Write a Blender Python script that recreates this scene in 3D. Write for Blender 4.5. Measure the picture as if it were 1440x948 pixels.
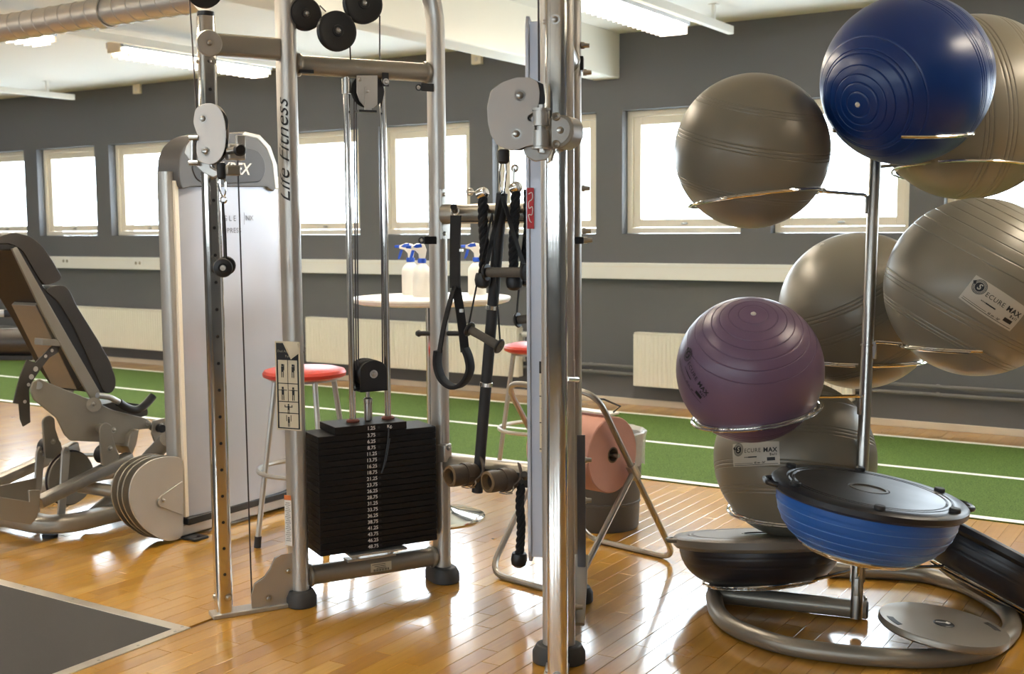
import bpy, bmesh, math, random
from mathutils import Vector as V, Matrix
random.seed(7)
for _o in list(bpy.data.objects): bpy.data.objects.remove(_o)
SC = bpy.context.scene
COL = SC.collection
PI = math.pi
# ------------------------------------------------------------------ camera
FPX, CH = 1641.5, 1.40
_p, _y, _r = math.radians(5.329), math.radians(32.422), math.radians(-0.387)
_R0 = V((math.cos(_y), math.sin(_y), 0)); _F0 = V((-math.sin(_y), math.cos(_y), 0)); _Z = V((0, 0, 1))
CF = _F0*math.cos(_p) - _Z*math.sin(_p); _U = _Z*math.cos(_p) + _F0*math.sin(_p)
CR = _R0*math.cos(_r) + _U*math.sin(_r); CU = _U*math.cos(_r) - _R0*math.sin(_r)
CO = V((0, 0, CH))
cam = bpy.data.cameras.new('camera'); camo = bpy.data.objects.new('camera', cam); COL.objects.link(camo)
cam.sensor_fit = 'HORIZONTAL'; cam.sensor_width = 36; cam.lens = FPX*36/1440; cam.clip_start = .05
camo.matrix_world = Matrix(((CR.x, CU.x, -CF.x, CO.x), (CR.y, CU.y, -CF.y, CO.y), (CR.z, CU.z, -CF.z, CO.z), (0, 0, 0, 1)))
cam.dof.use_dof = True; cam.dof.focus_distance = 4.15; cam.dof.aperture_fstop = 4.5
SC.camera = camo
vs = SC.view_settings
vs.view_transform = 'Standard'; vs.look = 'None'; vs.gamma = 1.0; vs.use_curve_mapping = False
vs.exposure = 0.85
# ------------------------------------------------------------------ sky
W = bpy.data.worlds.new('sky'); SC.world = W; W.use_nodes = True
bg = W.node_tree.nodes['Background']
bg.inputs[0].default_value = (0.78, 0.90, 1.0, 1); bg.inputs[1].default_value = 10.0
# large daylight portals are set with the windows below; lamps sit in their own fittings
LAMP = 40.0
# ------------------------------------------------------------------ pixel helpers (1440 x 948 frame)
def ray(x, y): return CR*((x-720)/FPX) - CU*((y-474)/FPX) + CF
def G(x, y, z=0.):
    d = ray(x, y); return CO + d*((z-CH)/d.z)
def WX(x, y, X):
    d = ray(x, y); return CO + d*(X/d.x)
def WY(x, y, Y):
    d = ray(x, y); return CO + d*(Y/d.y)
def PLN(x, y, P, n):
    d = ray(x, y); return CO + d*((P-CO).dot(n)/d.dot(n))
def DEP(x, y, D): return CO + ray(x, y)*D
# ------------------------------------------------------------------ materials
def lin(c): return tuple(((v/255)/12.92 if v/255 <= .04045 else ((v/255+.055)/1.055)**2.4) for v in c)
MATS = {}
def mat(name, rgb, rough=.5, metal=0., var=.0, vscale=8., bump=0., bscale=60., coat=0., rvar=0., spec=.5, sheen=0., alpha=None, trans=0.):
    if name in MATS: return MATS[name]
    m = bpy.data.materials.new(name); m.use_nodes = True; nt = m.node_tree; b = nt.nodes['Principled BSDF']
    c = lin(rgb)
    b.inputs['Base Color'].default_value = (*c, 1); b.inputs['Roughness'].default_value = rough; b.inputs['Metallic'].default_value = metal
    b.inputs['Specular IOR Level'].default_value = spec
    if coat: b.inputs['Coat Weight'].default_value = coat; b.inputs['Coat Roughness'].default_value = .12
    if sheen: b.inputs['Sheen Weight'].default_value = sheen
    if trans: b.inputs['Transmission Weight'].default_value = trans
    tc = nt.nodes.new('ShaderNodeTexCoord')
    n = nt.nodes.new('ShaderNodeTexNoise'); n.inputs['Scale'].default_value = vscale; n.inputs['Detail'].default_value = 5
    nt.links.new(tc.outputs['Object'], n.inputs['Vector'])
    if var:
        mx = nt.nodes.new('ShaderNodeMix'); mx.data_type = 'RGBA'
        mx.inputs[6].default_value = (*[v*(1-var) for v in c], 1); mx.inputs[7].default_value = (*[min(1, v*(1+var)) for v in c], 1)
        nt.links.new(n.outputs['Fac'], mx.inputs[0]); nt.links.new(mx.outputs[2], b.inputs['Base Color'])
    if rvar:
        mr = nt.nodes.new('ShaderNodeMapRange'); mr.inputs[3].default_value = max(.02, rough-rvar); mr.inputs[4].default_value = rough+rvar
        nt.links.new(n.outputs['Fac'], mr.inputs[0]); nt.links.new(mr.outputs[0], b.inputs['Roughness'])
    if bump:
        n2 = nt.nodes.new('ShaderNodeTexNoise'); n2.inputs['Scale'].default_value = bscale; n2.inputs['Detail'].default_value = 4
        nt.links.new(tc.outputs['Object'], n2.inputs['Vector'])
        bp = nt.nodes.new('ShaderNodeBump'); bp.inputs['Strength'].default_value = bump; bp.inputs['Distance'].default_value = .004
        nt.links.new(n2.outputs['Fac'], bp.inputs['Height']); nt.links.new(bp.outputs[0], b.inputs['Normal'])
    MATS[name] = m; return m
def emis(name, rgb, s):
    m = bpy.data.materials.new(name); m.use_nodes = True; nt = m.node_tree
    nt.nodes.remove(nt.nodes['Principled BSDF']); e = nt.nodes.new('ShaderNodeEmission')
    e.inputs[0].default_value = (*lin(rgb), 1); e.inputs[1].default_value = s
    nt.links.new(e.outputs[0], nt.nodes['Material Output'].inputs[0]); MATS[name] = m; return m
M_wall = mat('wall_paint', (103, 104, 106), .75, var=.05, vscale=1.4, bump=.15, bscale=25)
M_white = mat('ceiling_paint', (232, 229, 220), .8, var=.03, vscale=.8)
M_beam = mat('beam_paint', (228, 226, 214), .7, var=.03, vscale=.8)
M_cream = mat('cream_lacquer', (246, 236, 216), .4, var=.03, vscale=5)
M_trunk = mat('white_trunking', (250, 248, 242), .4, var=.02)
M_rad = mat('radiator_enamel', (250, 243, 228), .35, var=.03)
M_silver = mat('silver_paint', (186, 182, 174), .34, metal=.55, var=.05, vscale=14, rvar=.06)
M_silver2 = mat('warm_lit_silver', (150, 143, 130), .36, metal=.5, var=.06, vscale=14)  # darker silver paint, the warm tint of the lamplight put into its colour
M_chrome = mat('chrome', (226, 222, 214), .1, metal=1., var=.04, vscale=20, rvar=.05)
M_steel = mat('brushed_steel', (190, 186, 178), .28, metal=1., var=.06, vscale=30)
M_galv = mat('galvanised_steel', (176, 172, 164), .38, metal=.9, var=.14, vscale=25, rvar=.1)
M_plate = mat('plate_grey', (196, 190, 182), .38, metal=.3, var=.03)
M_black = mat('black_plastic', (24, 23, 23), .42, var=.1, vscale=30)
M_rubber = mat('black_rubber', (38, 37, 37), .62, var=.12, vscale=40)
M_foot = mat('rubber_foot', (62, 60, 58), .6, var=.1, vscale=40)
M_stack = mat('weight_plate_black', (21, 18, 17), .6, metal=.0, spec=.3, var=.2, vscale=40, bump=.15, bscale=90)
M_vinyl = mat('brown_black_vinyl', (56, 51, 45), .42, var=.08, vscale=25, bump=.1, bscale=160)
M_shell = mat('black_shell', (30, 28, 27), .5)
M_red = mat('red_vinyl', (186, 58, 44), .35, var=.08, vscale=12)
M_web = mat('black_webbing', (26, 25, 26), .8, var=.2, vscale=120, bump=.3, bscale=300)
M_rope = mat('black_rope', (20, 20, 22), .85, var=.3, vscale=120, bump=.5, bscale=260)
M_leather = mat('worn_leather', (110, 88, 60), .6, var=.2, vscale=40, bump=.3, bscale=120)
M_leatherd = mat('dark_leather', (74, 60, 46), .55, var=.2, vscale=40, bump=.2, bscale=120)
M_grip = mat('foam_grip', (82, 76, 68), .75, var=.12, vscale=60)
M_whitep = mat('white_plastic', (238, 234, 226), .4)
M_bluep = mat('blue_plastic', (28, 78, 190), .4)
M_print = mat('white_print', (235, 232, 225), .5)
M_ink = mat('black_ink', (26, 24, 24), .6)
M_card = mat('placard_cream', (206, 194, 166), .5, var=.05, vscale=30)
M_orange = mat('orange_print', (214, 120, 60), .5)
M_redp = mat('red_card', (190, 40, 44), .5)
M_pink = mat('pink_paper', (214, 160, 142), .85, var=.04, vscale=14, bump=.1, bscale=80)
M_card2 = mat('cardboard_core', (120, 100, 80), .85)
M_bin = mat('grey_bin', (84, 82, 78), .55, var=.06)
M_cable = mat('cable_sheath', (40, 24, 26), .4)
M_bump = mat('red_bumper', (130, 70, 56), .6)
M_shroud = mat('shroud_silver', (186, 190, 200), .33, metal=.25, var=.02, vscale=3)
M_cap = mat('cap_grey', (84, 82, 80), .34, var=.05)
M_capb = mat('cap_badge', (66, 66, 68), .4)
M_mat = mat('rubber_matting', (56, 53, 50), .8, var=.25, vscale=240, bump=.3, bscale=400)
M_alu = mat('aluminium_trim', (214, 206, 194), .35, metal=.8, var=.08, vscale=30)
M_ballg = mat('grey_ball_vinyl', (130, 123, 107), .36, var=.07, vscale=5, rvar=.08, metal=.12)
M_ballb = mat('blue_ball_vinyl', (6, 46, 106), .32, var=.08, vscale=4, rvar=.05)
M_ballp = mat('purple_ball_vinyl', (108, 86, 110), .34, var=.08, vscale=5, rvar=.07)
M_domeb = mat('blue_dome_vinyl', (26, 94, 176), .33, var=.06, vscale=5, rvar=.05)
M_domek = mat('black_dome_vinyl', (36, 37, 42), .36, var=.1, vscale=5)
M_plat = mat('black_platform', (32, 34, 38), .36, var=.12, vscale=6, rvar=.08)
M_platg = mat('grey_platform', (120, 112, 100), .42, var=.06)
M_wob = mat('silver_board', (156, 148, 136), .38, metal=.75, var=.06, vscale=4, rvar=.06)
M_sticker = mat('sticker_silver', (186, 178, 160), .4)
M_pipe = mat('painted_pipe', (118, 118, 117), .5)
M_duct = mat('galvanised_duct', (206, 200, 190), .42, metal=.6, var=.08, vscale=4)
M_line = mat('white_line', (236, 234, 226), .8, var=.06, vscale=60)
M_tablew = mat('white_laminate', (244, 238, 226), .35)
M_trimw = mat('skirting_paint', (226, 214, 194), .5, var=.04)
def m_glass():
    m = bpy.data.materials.new('pane_glass'); m.use_nodes = True; nt = m.node_tree
    nt.nodes.remove(nt.nodes['Principled BSDF'])
    a = nt.nodes.new('ShaderNodeBsdfTransparent'); g = nt.nodes.new('ShaderNodeBsdfGlossy'); g.inputs['Roughness'].default_value = .02
    x = nt.nodes.new('ShaderNodeMixShader'); x.inputs[0].default_value = .07
    nt.links.new(a.outputs[0], x.inputs[1]); nt.links.new(g.outputs[0], x.inputs[2]); nt.links.new(x.outputs[0], nt.nodes['Material Output'].inputs[0]); return m
M_glass = m_glass()
def m_bag():
    m = bpy.data.materials.new('clear_bag'); m.use_nodes = True; nt = m.node_tree
    nt.nodes.remove(nt.nodes['Principled BSDF'])
    a = nt.nodes.new('ShaderNodeBsdfTransparent'); g = nt.nodes.new('ShaderNodeBsdfPrincipled'); g.inputs['Base Color'].default_value = (.8, .8, .78, 1); g.inputs['Roughness'].default_value = .25
    tc = nt.nodes.new('ShaderNodeTexCoord'); n = nt.nodes.new('ShaderNodeTexNoise'); n.inputs['Scale'].default_value = 22; nt.links.new(tc.outputs['Object'], n.inputs['Vector'])
    bp = nt.nodes.new('ShaderNodeBump'); bp.inputs['Strength'].default_value = .8; bp.inputs['Distance'].default_value = .01
    nt.links.new(n.outputs['Fac'], bp.inputs['Height']); nt.links.new(bp.outputs[0], g.inputs['Normal'])
    x = nt.nodes.new('ShaderNodeMixShader'); x.inputs[0].default_value = .5
    nt.links.new(a.outputs[0], x.inputs[1]); nt.links.new(g.outputs[0], x.inputs[2]); nt.links.new(x.outputs[0], nt.nodes['Material Output'].inputs[0]); return m
M_bag = m_bag()
def m_wood():
    m = bpy.data.materials.new('parquet_wood'); m.use_nodes = True; nt = m.node_tree; b = nt.nodes['Principled BSDF']; L = nt.links.new
    at = nt.nodes.new('ShaderNodeAttribute'); at.attribute_name = 'tone'
    rp = nt.nodes.new('ShaderNodeValToRGB'); e = rp.color_ramp.elements
    e[0].position = 0; e[0].color = (*lin((162, 110, 34)), 1); e[1].position = 1; e[1].color = (*lin((212, 170, 86)), 1)
    k = e.new(.4); k.color = (*lin((184, 135, 46)), 1); k = e.new(.75); k.color = (*lin((196, 149, 58)), 1)
    L(at.outputs['Fac'], rp.inputs[0])
    geo = nt.nodes.new('ShaderNodeNewGeometry'); mp = nt.nodes.new('ShaderNodeMapping'); mp.inputs['Scale'].default_value = (70, 3.5, 1)
    cb = nt.nodes.new('ShaderNodeCombineXYZ'); L(at.outputs['Fac'], cb.inputs[2])
    ad = nt.nodes.new('ShaderNodeVectorMath'); ad.operation = 'MULTIPLY_ADD'; ad.inputs[1].default_value = (37, 37, 37)
    L(cb.outputs[0], ad.inputs[0]); L(geo.outputs['Position'], ad.inputs[2]); L(ad.outputs[0], mp.inputs[0])
    n = nt.nodes.new('ShaderNodeTexNoise'); n.inputs['Scale'].default_value = 1; n.inputs['Detail'].default_value = 5; n.inputs['Roughness'].default_value = .6; L(mp.outputs[0], n.inputs['Vector'])
    mx = nt.nodes.new('ShaderNodeMix'); mx.data_type = 'RGBA'; mx.blend_type = 'MULTIPLY'; mx.inputs[0].default_value = .55
    r2 = nt.nodes.new('ShaderNodeValToRGB'); r2.color_ramp.elements[0].position = .3; r2.color_ramp.elements[0].color = (.74, .64, .5, 1); r2.color_ramp.elements[1].position = .65; r2.color_ramp.elements[1].color = (1, 1, 1, 1)
    L(n.outputs['Fac'], r2.inputs[0]); L(rp.outputs[0], mx.inputs[6]); L(r2.outputs[0], mx.inputs[7]); L(mx.outputs[2], b.inputs['Base Color'])
    n3 = nt.nodes.new('ShaderNodeTexNoise'); n3.inputs['Scale'].default_value = 5; n3.inputs['Detail'].default_value = 6; L(geo.outputs['Position'], n3.inputs['Vector'])
    mr = nt.nodes.new('ShaderNodeMapRange'); mr.inputs[3].default_value = .22; mr.inputs[4].default_value = .40; L(n3.outputs['Fac'], mr.inputs[0]); L(mr.outputs[0], b.inputs['Roughness'])
    n4 = nt.nodes.new('ShaderNodeTexNoise'); n4.inputs['Scale'].default_value = 14; n4.inputs['Detail'].default_value = 3; L(geo.outputs['Position'], n4.inputs['Vector'])
    bp = nt.nodes.new('ShaderNodeBump'); bp.inputs['Strength'].default_value = .12; bp.inputs['Distance'].default_value = .004; L(n4.outputs['Fac'], bp.inputs['Height']); L(bp.outputs[0], b.inputs['Normal'])
    b.inputs['Specular IOR Level'].default_value = .4; b.inputs['Coat Weight'].default_value = .9; b.inputs['Coat IOR'].default_value = 1.55
    mr2 = nt.nodes.new('ShaderNodeMapRange'); mr2.inputs[3].default_value = .05; mr2.inputs[4].default_value = .17; L(n3.outputs['Fac'], mr2.inputs[0]); L(mr2.outputs[0], b.inputs['Coat Roughness'])
    return m
M_wood = m_wood()
def m_turf():
    m = bpy.data.materials.new('turf_green'); m.use_nodes = True; nt = m.node_tree; b = nt.nodes['Principled BSDF']; L = nt.links.new
    geo = nt.nodes.new('ShaderNodeNewGeometry')
    n = nt.nodes.new('ShaderNodeTexNoise'); n.inputs['Scale'].default_value = 130; n.inputs['Detail'].default_value = 4; L(geo.outputs['Position'], n.inputs['Vector'])
    r = nt.nodes.new('ShaderNodeValToRGB'); r.color_ramp.elements[0].position = .3; r.color_ramp.elements[0].color = (*lin((54, 74, 26)), 1); r.color_ramp.elements[1].position = .7; r.color_ramp.elements[1].color = (*lin((98, 122, 56)), 1)
    L(n.outputs['Fac'], r.inputs[0]); L(r.outputs[0], b.inputs['Base Color']); b.inputs['Roughness'].default_value = .9; b.inputs['Specular IOR Level'].default_value = .2
    bp = nt.nodes.new('ShaderNodeBump'); bp.inputs['Strength'].default_value = .7; bp.inputs['Distance'].default_value = .01; L(n.outputs['Fac'], bp.inputs['Height']); L(bp.outputs[0], b.inputs['Normal'])
    return m
M_turf = m_turf()
M_tube = emis('lamp_tube', (255, 241, 220), LAMP)
# ------------------------------------------------------------------ mesh builder
def basis(d, up=None):
    d = d.normalized(); up = up or (V((0, 0, 1)) if abs(d.z) < .9 else V((1, 0, 0)))
    a = up.cross(d); a = a.normalized() if a.length > 1e-6 else d.orthogonal().normalized()
    return a, d.cross(a).normalized()
def rrect(w, h, r, n=3):
    o = []
    for cx, cy, a0 in ((w/2-r, h/2-r, 0), (-w/2+r, h/2-r, PI/2), (-w/2+r, -h/2+r, PI), (w/2-r, -h/2+r, 1.5*PI)):
        for i in range(n+1):
            a = a0+PI/2*i/n; o.append((cx+r*math.cos(a), cy+r*math.sin(a)))
    return o
def oval(w, h, n=20):   # stadium
    o = []; r = h/2; k = n//2
    for s in (1, -1):
        for i in range(k+1):
            a = -PI/2+PI*i/k; o.append((s*((w/2-r)+r*math.cos(a)), s*r*math.sin(a)))
    return o
def fillet(pts, r, n=5, closed=False):
    o = []; N = len(pts)
    for i, p in enumerate(pts):
        p = V(p)
        if not closed and i in (0, N-1): o.append(p); continue
        a = V(pts[i-1])-p; b = V(pts[(i+1) % N])-p
        rr = min(r, a.length*.48, b.length*.48); A = p+a.normalized()*rr; B = p+b.normalized()*rr
        for k in range(n+1):
            t = k/n; o.append(A*(1-t)**2+p*2*t*(1-t)+B*t*t)
    return o
def spline(pts, n=6):
    P = [V(p) for p in pts]; o = []
    for i in range(len(P)-1):
        p0 = P[max(i-1, 0)]; p1 = P[i]; p2 = P[i+1]; p3 = P[min(i+2, len(P)-1)]
        for k in range(n):
            t = k/n; o.append(.5*((2*p1)+(p2-p0)*t+(2*p0-5*p1+4*p2-p3)*t*t+(3*p1-p0-3*p2+p3)*t**3))
    o.append(P[-1]); return o
class MB:
    def __init__(s): s.v = []; s.f = []
    def add(s, vs, fs):
        k = len(s.v); s.v += [tuple(v) for v in vs]; s.f += [tuple(i+k for i in f) for f in fs]; return s
    def box(s, c, sz, ax=None):
        c = V(c); ax = ax or (V((1, 0, 0)), V((0, 1, 0)), V((0, 0, 1)))
        vs = [c+ax[0]*(sz[0]/2*i)+ax[1]*(sz[1]/2*j)+ax[2]*(sz[2]/2*k) for i in (-1, 1) for j in (-1, 1) for k in (-1, 1)]
        return s.add(vs, [(0, 1, 3, 2), (4, 6, 7, 5), (0, 4, 5, 1), (2, 3, 7, 6), (0, 2, 6, 4), (1, 5, 7, 3)])
    def span(s, a, b):
        return s.box([(a[i]+b[i])/2 for i in range(3)], [abs(b[i]-a[i]) for i in range(3)])
    def prism(s, pts, vec):
        n = len(pts); vec = V(vec); P = [V(p) for p in pts]
        return s.add(P+[p+vec for p in P], [tuple(range(n)), tuple(range(2*n-1, n-1, -1))]+[(i, (i+1) % n, n+(i+1) % n, n+i) for i in range(n)])
    def tube(s, pts, r, n=10, closed=False, caps=True, prof=None, up=None):
        P = [V(p) for p in pts]; N = len(P)
        if prof is None: prof = [(math.cos(2*PI*i/n), math.sin(2*PI*i/n)) for i in range(n)]
        else: n = len(prof)
        vs = []; a = None
        for i in range(N):
            if closed: t = (P[(i+1) % N]-P[i-1])
            else: t = P[min(i+1, N-1)]-P[max(i-1, 0)]
            t = t.normalized()
            if up is not None: a, b = basis(t, V(up))
            elif a is None: a, b = basis(t)
            else:
                a = a-t*a.dot(t); a = a.normalized() if a.length > 1e-6 else basis(t)[0]; b = t.cross(a)
            rr = r[i] if isinstance(r, (list, tuple)) else r
            vs += [P[i]+a*(u*rr)+b*(w*rr) for u, w in prof]
        fs = []
        for i in range(N if closed else N-1):
            j = (i+1) % N
            fs += [(i*n+k, i*n+(k+1) % n, j*n+(k+1) % n, j*n+k) for k in range(n)]
        if caps and not closed: fs += [tuple(range(n-1, -1, -1)), tuple((N-1)*n+k for k in range(n))]
        return s.add(vs, fs)
    def cyl(s, a, b, r, n=14, r2=None): return s.tube([a, b], [r, r if r2 is None else r2], n)
    def lathe(s, prof, o, axis, n=28):
        o = V(o); ax = V(axis).normalized(); a, b = basis(ax); vs = []; idx = []
        for r, h in prof:
            if r < 1e-6: idx.append([len(vs)]*n); vs.append(o+ax*h)
            else:
                idx.append(list(range(len(vs), len(vs)+n)))
                vs += [o+ax*h+a*(r*math.cos(2*PI*k/n))+b*(r*math.sin(2*PI*k/n)) for k in range(n)]
        fs = []
        for i in range(len(prof)-1):
            A, B = idx[i], idx[i+1]
            for k in range(n):
                q = [A[k], A[(k+1) % n], B[(k+1) % n], B[k]]
                f = []
                for x in q:
                    if x not in f: f.append(x)
                if len(f) >= 3: fs.append(tuple(f))
        return s.add(vs, fs)
    def ring(s, c, axis, R, r, n=40, m=8):
        a, b = basis(V(axis)); c = V(c)
        return s.tube([c+a*(R*math.cos(2*PI*i/n))+b*(R*math.sin(2*PI*i/n)) for i in range(n)], r, m, closed=True)
    def ribbon(s, pts, w, t, wdir):   # flat band along pts, width along wdir
        wdir = V(wdir).normalized()
        P = [V(p) for p in pts]; vs = []
        for i in range(len(P)):
            tt = (P[min(i+1, len(P)-1)]-P[max(i-1, 0)]).normalized()
            a = (wdir-tt*wdir.dot(tt)).normalized(); b = tt.cross(a)
            ww = w[i] if isinstance(w, (list, tuple)) else w
            vs += [P[i]+a*ww/2+b*t/2, P[i]-a*ww/2+b*t/2, P[i]-a*ww/2-b*t/2, P[i]+a*ww/2-b*t/2]
        n = 4; fs = []
        for i in range(len(P)-1): fs += [(i*n+k, i*n+(k+1) % n, (i+1)*n+(k+1) % n, (i+1)*n+k) for k in range(n)]
        fs += [(3, 2, 1, 0), tuple((len(P)-1)*n+k for k in range(n))]
        return s.add(vs, fs)
    def build(s, name, m, parent=None, bevel=0., seg=2, ang=32, off=None):
        o3 = off if off is not None else (root_loc(parent) if parent else V((0, 0, 0)))
        me = bpy.data.meshes.new(name); me.from_pydata([(v[0]-o3.x, v[1]-o3.y, v[2]-o3.z) for v in s.v], [], s.f)
        bm = bmesh.new(); bm.from_mesh(me); bmesh.ops.recalc_face_normals(bm, faces=bm.faces); bm.to_mesh(me); bm.free()
        me.shade_smooth()
        try: me.set_sharp_from_angle(angle=math.radians(ang))
        except Exception: pass
        if m: me.materials.append(m)
        o = bpy.data.objects.new(name, me); COL.objects.link(o)
        if parent: o.parent = parent
        elif off is not None: o.location = o3
        if bevel:
            b = o.modifiers.new('bevel', 'BEVEL'); b.width = bevel; b.segments = seg; b.limit_method = 'ANGLE'; b.angle_limit = math.radians(35)
            b.harden_normals = False
        return o
ROOT = {}
def root_loc(o):
    while o.parent: o = o.parent
    return V(o.location)
def tag(o, label=None, cat=None, group=None, kind=None):
    if label: o['label'] = label
    if cat: o['category'] = cat
    if group: o['group'] = group
    if kind: o['kind'] = kind
    return o
def thing(name, loc, label, cat, group=None):
    o = bpy.data.objects.new(name, None); o.empty_display_size = .1; COL.objects.link(o); o.location = V(loc)
    return tag(o, label, cat, group)
def text_geo(body, size=1., shear=0., bold=0., align='CENTER', spacing=1.):
    c = bpy.data.curves.new('t', 'FONT'); c.body = body; c.size = size; c.shear = shear; c.offset = bold*size; c.align_x = align; c.align_y = 'CENTER'; c.space_character = spacing
    c.resolution_u = 3
    o = bpy.data.objects.new('t', c); COL.objects.link(o)
    dg = bpy.context.evaluated_depsgraph_get(); me = o.evaluated_get(dg).to_mesh()
    vs = [tuple(v.co) for v in me.vertices]; fs = [tuple(p.vertices) for p in me.polygons]
    o.evaluated_get(dg).to_mesh_clear(); bpy.data.objects.remove(o); bpy.data.curves.remove(c)
    return vs, fs
def fine(vs, fs, L):
    bm = bmesh.new(); q = [bm.verts.new(v) for v in vs]
    for f in fs:
        try: bm.faces.new([q[i] for i in f])
        except ValueError: pass
    for _ in range(5):
        bmesh.ops.triangulate(bm, faces=bm.faces); es = [e for e in bm.edges if e.calc_length() > L]
        if not es: break
        bmesh.ops.subdivide_edges(bm, edges=es, cuts=1)
    bmesh.ops.triangulate(bm, faces=bm.faces); bm.verts.index_update()
    o = [tuple(v.co) for v in bm.verts], [tuple(v.index for v in f.verts) for f in bm.faces]; bm.free(); return o
def put_text(mb, body, P, right, up, size, **kw):
    vs, fs = text_geo(body, size, **kw); P = V(P); right = V(right).normalized(); up = V(up).normalized()
    return mb.add([P+right*v[0]+up*v[1] for v in vs], fs)
X, Y, Z = V((1, 0, 0)), V((0, 1, 0)), V((0, 0, 1))
# ================================================================== ROOM
WY0, CEIL = 8.27, 2.90
XL, XR, YB = -14.0, 3.6, -5.2
PITCH, WW, WZ0, WZ1 = 1.217, .985, 1.35, 2.31
win_r = [-10.535+PITCH*i for i in range(-2, 13)]
win_r = [x for x in win_r if x-WW > XL+.2 and x < XR-.2]
def wall_with_holes(name, y0, y1, holes, label):
    mb = MB(); xs = [XL-.2]
    for a, b in holes: xs += [a, b]
    xs.append(XR+.2)
    mb.span((XL-.2, y0, 0), (XR+.2, y1, WZ0)); mb.span((XL-.2, y0, WZ1), (XR+.2, y1, CEIL))
    for i in range(0, len(xs), 2): mb.span((xs[i], y0, WZ0), (xs[i+1], y1, WZ1))
    o = mb.build(name, M_wall); tag(o, label, 'wall', kind='structure'); return o
holes = [(x-WW, x) for x in win_r]
wall_with_holes('wall_back', WY0, WY0+.30, holes, 'slate grey painted wall with a row of small square windows')
wall_with_holes('wall_front', YB-.30, YB, holes, 'slate grey painted wall facing the window wall')
tag(MB().span((XL-.2, YB-.3, 0), (XL, WY0+.3, CEIL)).build('wall_left', M_wall), 'slate grey painted end wall on the left', 'wall', kind='structure')
tag(MB().span((XR, YB-.3, 0), (XR+.2, WY0+.3, CEIL)).build('wall_right', M_wall), 'slate grey painted end wall on the right', 'wall', kind='structure')
tag(MB().span((XL-.2, YB-.3, CEIL), (XR+.2, WY0+.3, CEIL+.15)).build('ceiling', M_white), 'off-white flat painted ceiling', 'ceiling', kind='structure')
tag(MB().span((-4.464, YB, 2.555), (-4.238, WY0, CEIL+.01)).build('trim_1', M_beam, bevel=.012), 'deep off-white boxed ceiling beam running to the window wall', 'beam', kind='structure')
tag(MB().span((XL, WY0-.018, 0.0), (XR, WY0+.01, .048)).build('baseboard_back', M_trimw, bevel=.003), 'low cream skirting board along the window wall', 'baseboard', kind='structure')
ordn = ['first', 'second', 'third', 'fourth', 'fifth', 'sixth', 'seventh', 'eighth', 'ninth', 'tenth', 'eleventh', 'twelfth', 'thirteenth']
REC = .085
wdesc = {}
def make_window(i, x1, ywall, s, label, vis=True):
    """s=+1: wall at +Y; frame recessed by REC"""
    x0 = x1-WW; yf = ywall+s*REC
    r = thing('window_%d' % i, ((x0+x1)/2, yf, WZ0), label, 'window'); r['kind'] = 'structure'
    def fr(a, b, c, d, t, y0, y1, name):
        mb = MB()
        mb.span((a, y0, c), (a+t, y1, d)); mb.span((b-t, y0, c), (b, y1, d)); mb.span((a+t, y0, c), (b-t, y1, c+t)); mb.span((a+t, y0, d-t), (b-t, y1, d))
        return mb.build(name, M_cream, r, bevel=.004)
    fr(x0+.002, x1-.002, WZ0+.002, WZ1-.002, .045, yf, yf+s*.10, 'window_frame')
    sa = fr(x0+.05, x1-.05, WZ0+.05, WZ1-.05, .062, yf+s*.018, yf+s*.075, 'sash')
    MB().span((x0+.10, yf+s*.045, WZ0+.10), (x1-.10, yf+s*.051, WZ1-.10)).build('pane', M_glass, r)
    h = MB(); cx = (x0+x1)/2
    h.lathe([(0, -.006), (.014, -.006), (.016, 0), (.016, .006)], (cx, yf+s*.018, WZ0+.078), (0, -s, 0), 16)
    h.box((cx, yf+s*.006, WZ0+.078), (.05, .012, .014)); h.build('catch', M_steel, sa, bevel=.002)
    L = bpy.data.lights.new('window_daylight', 'AREA'); L.shape = 'RECTANGLE'; L.size = WW-.2; L.size_y = WZ1-WZ0-.2; L.cycles.is_portal = True
    lo = bpy.data.objects.new('window_daylight', L); COL.objects.link(lo); lo.parent = r; lo.location = (0, s*.12, (WZ1-WZ0)/2)
    lo.rotation_euler = (PI/2*(-1 if s > 0 else 1), 0, 0)
    return r
for i, x1 in enumerate(win_r):
    make_window(i+1, x1, WY0, 1, 'cream framed square window, %s from the left end of the window wall' % ordn[i])
for i, x1 in enumerate(win_r):
    make_window(i+1+len(win_r), x1, YB, -1, 'cream framed square window, %s along the wall opposite' % ordn[i])
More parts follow.
